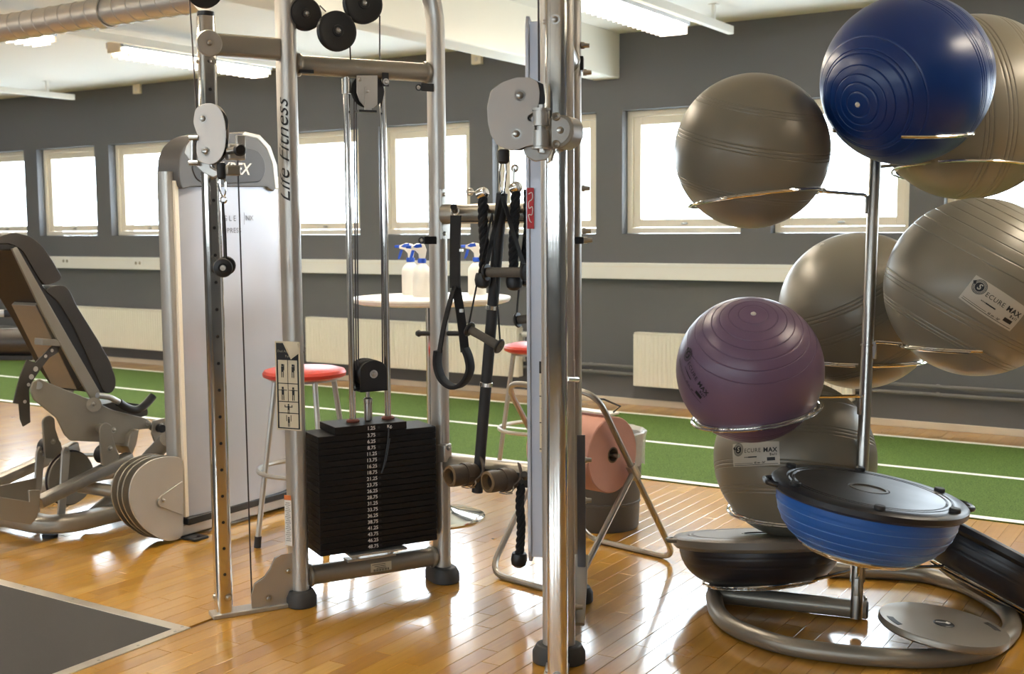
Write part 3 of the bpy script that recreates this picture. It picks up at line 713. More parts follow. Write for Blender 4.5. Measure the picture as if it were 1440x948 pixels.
# left cable runs
MB().lathe([(0, -.012), (.062, -.012), (.055, -.003), (.055, .003), (.062, .012), (0, .012)], DEP(287, -14, 4.1), TL.n, 30).build('pulley', M_black, cm)
MB().cyl(DEP(266, -10, 4.07), DEP(277, 165, 4.02), CR_, 6).build('cable', M_cable, cm)
MB().cyl(TL.px(334, 215, .03), TL.px(354, 842, .0), CR_, 6).build('cable', M_cable, cm)
# --- left carriage
def kidney(pts, D, off, vec): return [DEP(x, y, D)+off for x, y in pts]
Dc = 3.94
vw = (CO-DEP(297, 190, Dc)); vw.z = 0; vw.normalize()
pn1 = (vw*.88 - CR*.28); pn1.z = 0; pn1.normalize()
P0 = DEP(297, 190, Dc)
def car(x, y, o=0.): return PLN(x, y, P0+pn1*o, pn1)
K = [(275, 153), (286, 146), (298, 145), (306, 149), (313, 158), (317, 172), (318, 190), (317, 208), (312, 222), (303, 230), (292, 232), (283, 228), (277, 219), (276, 205), (279, 192), (275, 182), (272, 172)]
cs = fillet([car(x, y) for x, y in K], .012, 3, closed=True)
base1 = MB().tube([LF-TL.u*DU+Z*(P0.z-.055), LF-TL.u*DU+Z*(P0.z-.02)], 1, prof=rrect(.084, .084, .02, 4), up=TL.n).build('carriage', M_silver, cm, bevel=.002)
MB().prism(cs, pn1*.004).build('side_plate', M_plate, base1, bevel=.001)
MB().prism([p-pn1*.034 for p in cs], pn1*.004).build('side_plate', M_plate, base1, bevel=.001)
for cy_, r_ in ((172, .052), (203, .052)):
    c = car(296, cy_)-pn1*.015
    MB().lathe([(0, -.012), (r_, -.012), (r_*.88, -.003), (r_*.88, .003), (r_, .012), (0, .012)], c, pn1, 28).build('pulley', M_black, base1)
bolt(car(285, 167, .004), pn1, .010, base1); bolt(car(289, 213, .004), pn1, .010, base1)
pv = LF-TL.u*DU
hz = car(274, 208).z
MB().prism([car(x, y, -.012) for x, y in [(262, 205), (268, 196), (280, 194), (292, 200), (296, 235), (312, 244), (300, 250), (285, 243), (268, 228), (259, 215)]], pn1*-.02).build('swivel_bracket', M_silver, base1, bevel=.003)
MB().cyl(car(271, 196, .0), car(271, 229, .0), .008, 12).build('hinge_pin', M_steel, base1)
for y in (194, 229): MB().cyl(car(266, y, .004), car(279, y, .004), .009, 12).build('hinge_knuckle', M_steel, base1)
MB().box(car(331, 214, -.03), (.06, .05, .055), (TL.u, TL.n, Z)).build('selector_housing', M_silver, base1, bevel=.006)
MB().box(car(338, 201, -.02), (.03, .022, .05), (TL.u, TL.n, Z)).build('selector_tab', M_silver, base1, bevel=.003)
MB().cyl(car(322, 213, .0), car(334, 211, .02), .012, 14).build('knob_shaft', M_steel, base1)
MB().lathe([(0, -.012), (.014, -.012), (.021, -.004), (.021, .006), (.016, .013), (0, .014)], car(337, 211, .03), (pn1+CR*.6).normalized(), 20).build('selector_knob', M_black, base1)
MB().box(car(326, 240, -.025), (.05, .05, .035), (TL.u, TL.n, Z)).build('carriage_shoe', M_silver2, base1, bevel=.006)
# cable stop, clip and handle on the left carriage
def carabiner(mb, a, b, wdir, w=.012, r=.0028):
    a, b = V(a), V(b); wd = V(wdir).normalized(); d = b-a
    pts = [a, a+d*.12+wd*w*.7, a+d*.3+wd*w, a+d*.75+wd*w*.8, a+d*.95+wd*w*.45, b, a+d*.95-wd*w*.45, a+d*.75-wd*w*.8, a+d*.3-wd*w, a+d*.12-wd*w*.7]
    return mb.tube(fillet(pts, .01, 2, closed=True), r, 6, closed=True)
MB().lathe([(.012, 0), (.016, -.004), (.015, -.05), (.008, -.056), (0, -.056)], car(311, 229, -.012), Z, 14).build('cable_stop', M_rubber, base1)
sh = thing('stirrup_handle', car(316, 390, -.012), 'black roller grip on a short strap, clipped below the left pulley', 'cable handle', 'cable handles')
mb = MB(); carabiner(mb, car(311, 246, -.012), car(314, 276, -.012), CR); mb.build('snap_hook', M_chrome, sh)
MB().ring(car(314, 281, -.012), pn1, .011, .003, 18, 6).build('ring', M_chrome, sh)
MB().ribbon(spline([car(313, 284, -.012), car(314, 300, -.010), car(316, 335, -.008), car(317, 370, -.005)], 4), [.018]*5+[.028]*8, .004, (CR*.55+pn1*.8)).build('strap', M_web, sh)
gax = ((CO-car(316, 375)).normalized()-CR*.10-CU*.07).normalized(); gc = car(316, 375, -.0)
MB().lathe([(0, .06), (.014, .06), (.017, .055), (.017, -.05), (0, -.05)], gc, gax, 20).build('grip', M_grip, sh)
for k in (.058, -.05): MB().lathe([(.006, -.004), (.028, -.006), (.033, 0), (.030, .006), (.016, .009), (.010, .004)], gc+gax*k, gax, 24).build('grip_collar', M_black, sh)
bolt(gc+gax*.064, gax, .006, sh, M_steel)
# --- right carriage
P1 = DEP(722, 160, 3.23); vw = (CO-P1); vw.z = 0; vw.normalize(); pn2 = vw
def ca2(x, y, o=0.): return PLN(x, y, P1+pn2*o, pn2)
K2 = [(690, 128), (706, 116), (726, 109), (745, 109), (756, 115), (759, 130), (758, 146), (752, 158), (742, 163), (742, 170), (752, 172), (752, 204), (740, 206), (728, 211), (712, 210), (699, 204), (690, 190), (686, 172), (685, 150)]
cs = fillet([ca2(x, y) for x, y in K2], .008, 3, closed=True)
pA = TR.P(-DU, -.017, 0)
base2 = MB().tube([pA+Z*(P1.z-.085), pA+Z*(P1.z-.005)], 1, prof=rrect(.088, .088, .022, 4), up=TR.n).build('carriage', M_silver2, cm, bevel=.002)
MB().prism(cs, pn2*.005).build('side_plate', M_plate, base2, bevel=.001)
MB().prism([p-pn2*.036+CR*.010 for p in cs], pn2*.004).build('side_plate', M_silver2, base2, bevel=.001)
for cx_, cy_ in ((728, 138), (722, 184)):
    MB().lathe([(0, -.012), (.052, -.012), (.046, -.003), (.046, .003), (.052, .012), (0, .012)], ca2(cx_+3, cy_)-pn2*.016, pn2, 28).build('pulley', M_black, base2)
MB().prism([p-pn2*.006+CR*.012 for p in [ca2(x, y) for x, y in [(745, 112), (758, 118), (761, 140), (757, 155), (748, 162), (742, 150)]]], pn2*-.022).build('pulley_rim', M_black, base2)
bolt(ca2(731, 134, .005), pn2, .010, base2); bolt(ca2(726, 188, .005), pn2, .010, base2)
MB().lathe([(0, .052), (.022, .052), (.022, .010), (.012, .009), (.012, -.002), (.022, -.003), (.022, -.046), (0, -.046)], ca2(761, 182, .02), Z, 24).build('hinge_barrel', M_silver, base2)
for z in (.054, -.050): MB().lathe([(0, .003), (.026, .003), (.026, -.003), (0, -.003)], ca2(761, 182, .02)+Z*z, Z, 22).build('hinge_washer', M_silver, base2)
for z in (.062, -.058): MB().lathe([(0, .005), (.009, .005), (.009, -.005), (0, -.005)], ca2(761, 182, .02)+Z*z, Z, 6).build('hinge_nut', M_steel, base2)
hp = [(775, 163), (786, 161), (800, 163), (806, 172), (807, 190), (799, 203), (786, 210), (775, 207)]
MB().prism(fillet([ca2(x, y, .035) for x, y in hp], .012, 3, closed=True), -pn2*.11+CR*.034+Z*.002).build('selector_housing', M_silver2, base2, bevel=.003)
MB().prism(fillet([ca2(x, y, .036) for x, y in [(776, 166), (787, 164), (797, 168), (802, 178), (801, 190), (794, 200), (783, 205), (776, 204)]], .012, 3, closed=True), pn2*.004).build('housing_cover', M_silver, base2, bevel=.001)
bolt(ca2(788, 183, .041), pn2, .010, base2)
for y in (164, 203): MB().lathe([(.004, .004), (.009, .006), (.012, .002), (.012, -.006)], ca2(782, y, .042), pn2, 16).build('housing_boss', M_silver2, base2)
MB().prism(fillet([ca2(x, y, -.03) for x, y in [(735, 205), (752, 203), (778, 207), (770, 224), (752, 227), (738, 218)]], .008, 3, closed=True), -pn2*.03).build('lower_bracket', M_silver, base2, bevel=.002)
MB().lathe([(.012, 0), (.0165, -.004), (.0165, -.034), (.010, -.04), (0, -.04)], ca2(708, 210, -.012), Z, 16).build('cable_stop', M_rubber, base2)
MB().cyl(ca2(757, -12, -.01), ca2(758, 114, -.01), CR_, 6).build('cable', M_cable, cm)
# --- right tower shroud, bolts, placards
u_a, u_b = .07, TR.L-.06
shp = [(u_a+.03, .30), (u_b-.03, .30), (u_b, .34), (u_b, 2.03), (u_b-.03, 2.07), (u_a+.03, 2.07), (u_a, 2.03), (u_a, .34)]
sw = MB().prism([TR.P(u, .094, z) for u, z in shp], TR.n*.012).build('stack_shroud', M_shroud, cm, bevel=.003)
MB().prism([TR.P(u, .040, z) for u, z in ((u_a+.01, .32), (u_a+.07, .32), (u_a+.07, 2.05), (u_a+.01, 2.05))], TR.n*.055).build('shroud_return', M_shroud, cm, bevel=.003)
# right tower extras: side covers, bolts, strut, pictogram strip, red card
mb = MB()
for y in (62, 100, 262, 325, 337, 647, 704): pass
for (x, y, D) in ((823, 64, 4.2), (826, 102, 4.2), (824, 265, 4.2), (825, 325, 4.2), (827, 338, 4.2), (826, 647, 4.2), (826, 704, 4.2), (813, 854, 4.0)):
    P = DEP(x-6, y, D); MB().lathe([(0, .03), (.008, .03), (.009, .012), (.012, .012), (.012, 0), (0, 0)], P, CR, 12).build('bolt', M_steel, cm)
for y in (90, 338): MB().box(DEP(815, y, 4.22), (.05, .03, .05 if y < 100 else .025), (TR.u, TR.n, Z)).build('shroud_clip', M_black, cm, bevel=.002)
st_a, st_b = DEP(819, 790, 4.18), DEP(815, 860, 4.02)
MB().tube([DEP(818, 782, 4.2), DEP(812, 878, 4.0)], 1, prof=rrect(.02, .05, .008, 2), up=TR.n).build('brace', M_silver, cm)
MB().tube([DEP(817, 612, 4.16), DEP(818, 800, 4.16)], 1, prof=rrect(.012, .03, .004, 2), up=TR.n).build('rear_cover_edge', mat('dark_grey_plastic', (96, 96, 98), .5), cm)
MB().cyl(DEP(797, 533, 3.6), DEP(812, 534, 3.75), .008, 12).build('selector_pin', M_steel, cm)
# sleeve on the right front leg carrying a second placard
RFc = TR.P(0, 0, 0)
MB().tube([RFc+Z*.66, RFc+Z*.985], 1, prof=[(q[1]*1.03, q[0]*1.03) for q in OV], up=TR.n).build('leg_sleeve', M_card if False else M_silver, cm)
pcr = PLN(765, 573, RFc+TR.n*.033-TR.u*.02, (TR.n*.55-TR.u*.83).normalized()); pnr = (TR.n*.55-TR.u*.83).normalized(); pur = Z.cross(pnr).normalized()
pl2 = MB().box(pcr, (.034, .003, .29), (pur, pnr, Z)).build('placard', M_card, cm)
mb = MB(); mb.box(pcr+Z*.127+pnr*.002, (.034, .0008, .038), (pur, pnr, Z))
for z in (.035, -.05, -.135): mb.box(pcr+Z*z+pnr*.002, (.034, .0008, .003), (pur, pnr, Z))
for z in (.07, -.01, -.095):
    mb.box(pcr+Z*(z+.014)+pnr*.002, (.006, .0008, .008), (pur, pnr, Z)); mb.box(pcr+Z*z+pnr*.002+pur*.002, (.008, .0008, .020), (pur, pnr, Z)); mb.box(pcr+Z*(z-.02)+pnr*.002, (.004, .0008, .02), (pur, pnr, Z)); mb.box(pcr+Z*(z+.006)+pnr*.002, (.02, .0008, .003), (pur, pnr, Z))
mb.build('placard_print', M_ink, pl2)
rc0 = TR.P(u_a-.002, .08, 0); rcn = -TR.u
rcp = PLN(746, 293, rc0, rcn); rcr = Z.cross(rcn).normalized()
rcd = MB().box(rcp, (.022, .003, .13), (rcr, rcn, Z)).build('red_card', M_redp, cm)
t = MB(); t.tube(spline([rcp+rcn*.003+rcr*a+Z*b for a, b in ((-.006, .045), (.005, .05), (.006, .03), (-.005, .02), (-.004, 0), (.006, .005), (.005, -.02), (-.006, -.02), (-.002, -.04), (.004, -.045))], 4), .0014, 5); t.build('card_script', M_print, rcd)
# --- rear bars between the two towers
BA, BB = V((LB.x, LB.y, 0)), V((RB.x, RB.y, 0)); bu = (BB-BA).normalized(); bn = V((bu.y, -bu.x, 0))
if bn.y > 0: bn = -bn
def BP(x, y, o=0.): return PLN(x, y, BA+bn*o, bn)
def BW(s, o, z): return BA+bu*s+bn*o+Z*z
bL = (BB-BA).length
zu = BP(640, 301).z; zl = BP(650, 655).z
MB().tube([BW(.04, 0, zu), BW(bL-.04, 0, zu)], 1, prof=rrect(.105, .075, .03, 5), up=Z).build('upper_rear_bar', M_silver2, cm)
for s in (.042, bL-.042):
    e = MB().tube([BW(s-.006, 0, zu-.095), BW(s-.006, 0, zu+.095)], 1, prof=rrect(.012, .078, .003, 2), up=bn).build('bar_end_plate', M_silver, cm)
    for dz_ in (-.075, .075): bolt(BW(s, .02, zu+dz_), bu*(1 if s < .2 else -1), .008, e)
MB().tube([BW(.03, 0, zl), BW(bL-.03, 0, zl)], .036, 18).build('lower_rear_bar', M_silver2, cm)
MB().box(BW(.03, .02, zl+.05), (.04, .05, .07), (bu, bn, Z)).build('bar_saddle', M_silver, cm, bevel=.005)
bolt(BP(631, 630, .05), bn, .007, cm)
hk = MB().box(BP(690, 301, .042)*1, (.30, .006, .058), (bu, bn, Z)).build('hook_plate', M_black, cm, bevel=.002)
for x in (639, 684, 727):
    MB().tube([BP(x, 296, .04), BP(x, 296, .10), BP(x-1, 291, .125)], [.011, .011, .013], 12).build('hook_peg', M_black, hk)
hk2 = MB().box(BP(705, 672, .04), (.26, .006, .055), (bu, bn, Z)).build('hook_plate', M_black, cm, bevel=.002)
for x in (663, 700, 738): MB().tube([BP(x, 672, .04), BP(x, 672, .11), BP(x-1, 667, .13)], [.011, .011, .013], 12).build('hook_peg', M_black, hk2)
pg = MB().cyl(BP(590, 469, .0), BP(652, 469, .0), .010, 12).build('plate_peg', M_black, cm)
for x in (589, 653): MB().lathe([(0, .012), (.010, .010), (.014, 0), (.010, -.010), (0, -.012)], BP(x, 469, .0), bu, 14).build('peg_end', M_black, pg)
# ================================================================== HANGING ATTACHMENTS
FW = bn
# ankle strap loop
s_ = thing('ankle_strap', BP(637, 548, .11), 'black webbing strap loop with padded cuff hanging from the left hook', 'strap', 'attachments hung on the machine')
MB().ring(BP(640, 297, .115), bn, .016, .0035, 20, 6).build('ring', M_steel, s_)
MB().ribbon([BP(641, 303, .115), BP(640, 345, .118), BP(640, 405, .12)], .044, .007, bu).build('strap_top', M_web, s_)
MB().ribbon(spline([BP(640, 402, .125), BP(634, 420, .128), BP(624, 460, .13), BP(618, 495, .13)], 5), .030, .005, bu*.9+bn*.5).build('strap_tail', M_web, s_)
MB().ribbon(spline([BP(641, 402, .118), BP(645, 425, .112), BP(650, 460, .11), BP(654, 495, .11)], 5), .034, .005, bu*.7-bn*.7).build('strap_tail', M_web, s_)
lp = [(616, 493), (615, 512), (620, 530), (631, 542), (643, 544), (654, 536), (661, 520), (659, 503), (654, 490)]
MB().tube(spline([BP(x, y, .12) for x, y in lp], 5), 1, prof=[(q[1], q[0]) for q in rrect(.05, .016, .006, 3)], up=bn).build('padded_cuff', M_web, s_)
MB().box(BP(649, 352, .12), (.012, .012, .01), (bu, bn, Z)).build('buckle', M_steel, s_); MB().box(BP(649, 437, .12), (.012, .012, .012), (bu, bn, Z)).build('buckle', M_steel, s_)
# braided ropes
def rope(label, pts, rr, head=None):
    P = spline(pts, 8)
    r = thing('triceps_rope', P[-1], label, 'rope', 'attachments hung on the machine')
    # resample
    L = [0]
    for i in range(1, len(P)): L.append(L[-1]+(P[i]-P[i-1]).length)
    N = int(L[-1]/.006); Q = []
    for k in range(N+1):
        t = L[-1]*k/N; j = 0
        while j < len(L)-2 and L[j+1] < t: j += 1
        f = (t-L[j])/max(1e-6, L[j+1]-L[j]); Q.append(P[j].lerp(P[j+1], f))
    for ph_ in range(3):
        mb = MB(); o = []
        for k, q in enumerate(Q):
            tt = (Q[min(k+1, N)]-Q[max(k-1, 0)]).normalized(); a, b = basis(tt, bn)
            an = 2*PI*(k*.006/.075)+ph_*2*PI/3
            o.append(q+a*(rr*.5*math.cos(an))+b*(rr*.5*math.sin(an)))
        mb.tube(o, rr*.62, 7); mb.build('strand', M_rope, r)
    e = Q[-1]; d = (Q[-1]-Q[-3]).normalized()
    MB().lathe([(0, -.008), (.026, -.008), (.029, 0), (.031, .018), (.027, .036), (.016, .046), (0, .049)], e-d*.012, d, 22).build('rope_end', M_black, r)
    if head:
        MB().lathe([(0, .02), (.012, .02), (.020, .012), (.022, 0), (.020, -.02), (0, -.022)], Q[0]+Z*.006, (bu*.8+Z*.3).normalized(), 18).build('swivel', M_chrome, r)
        MB().tube([Q[0]+Z*.01-bu*.01, Q[0]+head, ], 1, prof=rrect(.006, .026, .0025, 2), up=bn).build('link_tab', M_steel, r)
        MB().ring(Q[0]+head, bn, .011, .005, 16, 6).build('eye', M_steel, r)
    return r
rope('black braided triceps rope hanging left of the black bar', [BP(679, 274, .13), BP(679, 310, .13), BP(681, 350, .13), BP(679, 392, .13)], .017, -bu*.055+Z*.012)
rope('black braided triceps rope hanging right of the black bar', [BP(726, 266, .12), BP(724, 300, .12), BP(722, 350, .12), BP(723, 395, .12)], .017, -bu*.005+Z*.075)
rope('black braided rope half hidden behind the right shroud', [BP(742, 268, .05), BP(742, 320, .05), BP(741, 390, .05)], .015)
rope('short black braided rope hanging low near the floor', [BP(733, 682, .09), BP(731, 710, .09), BP(733, 740, .09), BP(730, 785, .09)], .016)
# black bar held upright between the rear bars
pb = thing('curl_bar', BP(668, 695, .085), 'long black bar with chrome collars standing slanted between the hooks', 'bar', 'attachments hung on the machine')
b0, b1 = BP(671, 692, .085), BP(706, 272, .085)
MB().cyl(b0, b1, .0215, 16).build('bar_shaft', M_rubber, pb)
MB().lathe([(0, .012), (.010, .012), (.014, 0)], b1, (b1-b0), 14).build('bar_tip', M_black, pb)
for y in (429, 537): MB().lathe([(.0215, -.009), (.0245, -.007), (.0245, .007), (.0215, .009)], b0.lerp(b1, (692-y)/420), (b1-b0), 18).build('collar', M_chrome, pb)
# stirrup handles
def stirrup(label, apex, e0, e1, o, r=.016, wdt=.012):
    A_, E0, E1 = BP(*apex, o), BP(*e0, o), BP(*e1, o); ax_ = (E1-E0).normalized()
    t = thing('stirrup_handle', (E0+E1)/2, label, 'cable handle', 'cable handles')
    MB().lathe([(0, 0), (r*.95, 0), (r*1.05, .02), (r, .05), (r*1.05, (E1-E0).length-.02), (r*.95, (E1-E0).length), (0, (E1-E0).length)], E0, ax_, 18).build('grip', M_grip, t)
    for E_, sg in ((E0, -1), (E1, 1)): MB().lathe([(.004, -.006), (r*1.7, -.005), (r*1.85, 0), (r*1.6, .006), (.004, .007)], E_, ax_*sg, 20).build('grip_collar', M_black, t)
    for E_, sg in ((E0-ax_*.006, -1), (E1+ax_*.006, 1)): MB().ribbon([A_, A_.lerp(E_, .5)+bn*.004, E_], wdt, .003, bn).build('strap', M_web, t)
    return t
h1 = stirrup('horizontal grey-brown grip on wide straps hanging from the right pulley', (706, 276), (684, 383), (738, 383), .16, .018, .028)
carab = MB(); carabiner(carab, ca2(708, 222, -.012), BP(706, 274, .165), CR, .010, .003); carab.build('snap_hook', M_chrome, h1)
stirrup('tilted grey-brown grip on thin straps hanging below the ropes', (692, 300), (660, 463), (702, 487), .15, .016, .008)
stirrup('stirrup grip peeping out beside the right shroud at mid height', (737, 330), (728, 450), (760, 446), .06, .016, .010)
# leather cuffs
def cuff(label, fx, fy, r=.044):
    c0 = BP(fx, fy, .20); ax_ = (bn*.86-bu*.42+Z*.02).normalized(); c1 = c0-ax_*.115
    t = thing('leather_cuff', c0-Z*r, label, 'ankle cuff', 'attachments hung on the machine')
    def ell(mb, c, ro, ri, L, sq=.9):
        a, b = basis(ax_); n = 30; vs = []
        for rad, h in ((ro, 0), (ro*1.03, .012), (ro, .05), (ro*.96, L), (ri, L), (ri, .012), (ri*1.08, -.002)):
            vs += [c-ax_*h+a*(rad*math.cos(2*PI*k/n)*(1+.05*math.sin(3*2*PI*k/n+fx)))+b*(rad*sq*math.sin(2*PI*k/n)) for k in range(n)]
        m = 7; fs = [(j*n+k, j*n+(k+1) % n, ((j+1) % m)*n+(k+1) % n, ((j+1) % m)*n+k) for j in range(m) for k in range(n)]
        return mb.add(vs, fs)
    ell(MB(), c0, r, r*.72, .11).build('cuff_body', M_leatherd, t)
    ell(MB(), c0+ax_*.003, r*.99, r*.70, .022).build('fleece_lining', M_leather, t)
    c = c0-ax_*.07
    mb = MB(); a, b = basis(ax_); pts = [c+a*((r*1.06)*math.cos(2*PI*k/24))+b*((r*.96)*math.sin(2*PI*k/24)) for k in range(25)]
    mb.ribbon(pts, .026, .004, ax_); mb.build('strap', M_leatherd, t)
    top = BP(fx+44, fy-26, .10); lowp = BP(fx+30, fy+8, .14)
    MB().ribbon(spline([c+bu*.03, lowp, BP(fx+46, fy-6, .125), top], 6), .026, .005, bn+bu*.3).build('hanging_strap', M_leatherd, t)
    MB().ring(lowp+bn*.004, (bn+bu*.4).normalized(), .018, .0028, 20, 6).build('ring', M_steel, t)
    MB().tube(fillet([c+ax_*.02-Z*r*1.02-bu*.0, c+ax_*.02-Z*r*1.1+bu*.03, c-ax_*.01-Z*r*1.1+bu*.03, c-ax_*.01-Z*r*1.1], .004, 2), .002, 6).build('buckle', M_steel, t)
cuff('worn brown leather cuff with fleece lining, next to the left rear leg', 633, 670)
cuff('worn brown leather cuff with fleece lining, under the slanted black bar', 686, 678)
# ================================================================== LEG PRESS
LX = -4.06
lp_ = thing('leg_press', (-4.6, 3.7, 0), 'silver leg press machine with reclined dark padded seat and weight tower', 'leg press')
def Q(x, y, X_): return WX(x, y, X_)
def pz(name, pts, X_, t, m, bevel=.003, fil=0, parent=lp_, seg=2):
    P = [Q(x, y, X_) for x, y in pts]
    if fil: P = fillet(P, fil, 3, closed=True)
    return MB().prism(P, (-t, 0, 0)).build(name, m, parent, bevel=bevel, seg=seg)
y_l, y_r = 3.615, 4.27
# tower
for yy in (3.592, 4.295):
    MB().tube([(LX-.04, yy, .03), (LX-.04, yy, 1.66)], 1, prof=rrect(.075, .048, .018, 4), up=(0, 1, 0)).build('tower_column', M_silver, lp_)
    MB().span((LX-.081, yy-.014, .05), (LX-.076, yy+.014, 1.6)).build('column_trim', M_silver2, lp_, bevel=.003)
# bulged front shroud
mb = MB(); n = 14; vs = []
for k in range(n+1):
    t_ = k/n; yy = y_l+(y_r-y_l)*t_; bx = LX+.028*math.sin(PI*t_)**.5
    vs += [(bx, yy, .10), (bx, yy, 1.62)]
vs2 = [(LX-.02, y_l, .10), (LX-.02, y_l, 1.62), (LX-.02, y_r, .10), (LX-.02, y_r, 1.62)]
mb.add(vs, [(2*k, 2*k+2, 2*k+3, 2*k+1) for k in range(n)]); mb.add(vs2, [(0, 1, 3, 2)])
mb.build('front_shroud', M_shroud, lp_)
MB().span((LX-.005, y_l-.018, .10), (LX+.012, y_l+.004, 1.62)).build('shroud_edge', M_cream, lp_, bevel=.003)
MB().span((LX-.005, y_r-.004, .10), (LX+.012, y_r+.012, 1.62)).build('shroud_edge', M_cream, lp_, bevel=.003)
MB().span((LX-.01, y_l-.02, .065), (LX+.034, y_r+.02, .10)).build('shroud_base', M_black, lp_, bevel=.006)
MB().span((LX-.11, 3.56, .012), (LX-.0, 4.40, .065)).build('tower_sill', M_silver, lp_, bevel=.006)
MB().span((LX-.08, y_l, .12), (LX-.07, y_r, 1.60)).build('rear_shroud', M_shroud, lp_)
for x, y in ((275, 757), (392, 712)):
    P = G(x, y); f_ = MB().span((P.x-.09, P.y-.05, 0), (P.x+.05, P.y+.035, .012)).build('floor_tab', M_black, lp_, bevel=.003)
    MB().cyl((P.x+.02, P.y, .012), (P.x+.02, P.y, .016), .008, 10).build('tab_hole', M_ink, f_)
cap = [(251, 241), (252, 222), (259, 205), (270, 195), (280, 190), (295, 187), (340, 187), (362, 194), (376, 209), (384, 230), (388, 262), (386, 270), (378, 266), (376, 263), (266, 263), (258, 266), (254, 262), (252, 252)]
pz('tower_cap', cap, LX+.035, .14, M_cap, .016, .02, seg=4)
pz('cap_rim', [(340, 190), (362, 195), (375, 209), (383, 230), (387, 266), (392, 266), (390, 232), (381, 206), (366, 190), (345, 185)], LX+.036, .14, M_silver, .004)
bd = pz('cap_badge', [(276, 216), (284, 211), (350, 208), (364, 212), (373, 226), (374, 243), (366, 256), (290, 260), (276, 252), (270, 236)], LX+.040, .02, M_capb, .004, .02)
t = MB(); put_text(t, 'CYBEX', Q(324.5, 237.5, LX+.0415), Y, Z, .077, shear=.3, bold=.016); t.build('maker_print', M_print, bd)
xs_ = LX+.0295
t = MB(); put_text(t, 'E A G L E', Q(316, 307.5, xs_), Y, Z, .036); put_text(t, 'NX', Q(351, 307, xs_), Y, Z, .034)
t.span((xs_-.0003, Q(343.5, 307, xs_).y-.0008, Q(343, 316, xs_).z), (xs_+.0003, Q(343.5, 307, xs_).y+.0008, Q(343, 299, xs_).z))
t.build('model_print', mat('grey_lettering', (110, 110, 116), .5), lp_)
t = MB(); put_text(t, 'LEG PRESS', Q(321, 324.5, xs_), Y, Z, .033, bold=.006, spacing=1.12); t.build('name_print', MATS['grey_lettering'], lp_)
# cam guards
gpts = [(258, 642), (258, 757), (238, 762), (222, 757), (200, 742), (186, 720), (181, 700), (184, 678), (194, 660), (212, 647), (232, 642)]
def gshape(dx, sh): return [(x+dx, y+sh) for x, y in gpts]
for k, xx in enumerate((LX+.015, LX-.03, LX-.06, LX-.10)):
    pts = [Q(x, y, LX+.015) for x, y in gpts]; pts = [V((xx, p.y, p.z)) for p in pts]
    MB().prism(fillet(pts, .05, 3, closed=True), (-.008, 0, 0)).build('cam_guard', M_silver if k == 0 else M_silver2, lp_, bevel=.0015)
br = pz('guard_bracket', [(258, 676), (226, 698), (222, 704), (224, 712), (258, 725)], LX+.024, .008, M_silver, .0015, .01); bolt(Q(230, 704, LX+.026), X, .008, br)
# base frame
bz = .062
base = [V((-5.9, 3.275, bz)), V((-4.62, 3.275, bz)), V((-4.53, 3.37, bz)), V((-4.53, 4.35, bz))]
MB().tube(fillet(base, .12, 6), 1, prof=rrect(.105, .075, .022, 3), up=Z).build('base_frame', M_silver2, lp_)
MB().tube([(-5.35, 3.28, bz), (-5.35, 4.5, bz)], 1, prof=rrect(.10, .075, .022, 3), up=Z).build('base_frame', M_silver2, lp_)
MB().tube([(-5.35, 4.35, bz), (-4.1, 4.35, bz)], 1, prof=rrect(.09, .075, .022, 3), up=Z).build('base_crossmember', M_silver2, lp_)
MB().tube([(-4.53, 3.85, bz), (-4.1, 3.85, bz)], 1, prof=rrect(.09, .075, .022, 3), up=Z).build('base_crossmember', M_silver2, lp_)
for P in ((-4.62, 3.30), (-5.35, 3.30), (-4.53, 4.3), (-5.35, 4.45)): MB().cyl((P[0], P[1], 0), (P[0], P[1], .014), .035, 14).build('base_pad', M_rubber, lp_)
# seat and back (profiles lie in the Y-Z plane)
XSR, XSL = -4.60, -4.92
upper = [(0, 332), (20, 327), (42, 332), (60, 346), (75, 368), (88, 391), (80, 397), (63, 402), (54, 390), (32, 352), (14, 342), (-8, 343)]
pz('head_pad', upper, XSR+.01, .36, M_vinyl, .018, .02, seg=3)
lower = [(62, 408), (76, 402), (90, 401), (98, 408), (107, 428), (118, 446), (138, 478), (155, 508), (163, 532), (163, 545), (156, 554), (146, 552), (134, 525), (104, 460), (82, 424)]
pz('back_pad', lower, XSR+.01, .36, M_vinyl, .018, .02, seg=3)
pz('back_shell', [(-8, 343), (14, 343), (32, 353), (54, 391), (62, 404), (82, 424), (104, 460), (134, 525), (146, 553), (138, 553), (118, 524), (86, 460), (60, 415), (18, 352), (-8, 352)], XSR+.006, .34, M_shell, .004)
pz('back_rail', [(17, 350), (24, 347), (72, 432), (140, 550), (142, 560), (128, 560), (116, 540), (58, 436)], XSR+.022, .012, M_silver2, .002)
pz('back_rail', [(-2, 352), (6, 348), (28, 390), (70, 470), (108, 545), (100, 556), (86, 540), (40, 440)], XSL+.06, .012, M_silver2, .002)
pz('back_crossmember', [(60, 476), (84, 478), (86, 487), (60, 486)], XSR+.02, .06, M_silver2, .002)
pz('back_web', [(60, 420), (120, 540), (108, 548), (50, 430)], XSR-.06, .18, M_silver2, .003)
arc = [(84, 488), (74, 486), (62, 498), (50, 510), (38, 506), (29, 528), (24, 546), (19, 567), (27, 568), (29, 590), (33, 600), (43, 594), (42, 568), (41, 548), (47, 535), (58, 518), (70, 503), (82, 496)]
ar = pz('recline_quadrant', arc, XSR+.0, .008, mat('dark_steel', (92, 88, 82), .35, metal=.7), .001)
mb = MB()
for x, y in ((73, 493), (64, 501), (50, 519), (44, 530), (40, 541), (35, 565)): mb.cyl(Q(x, y, XSR+.001)+X*.0, Q(x, y, XSR+.001)+X*.002, .012 if 515 < y < 535 else .008, 12)
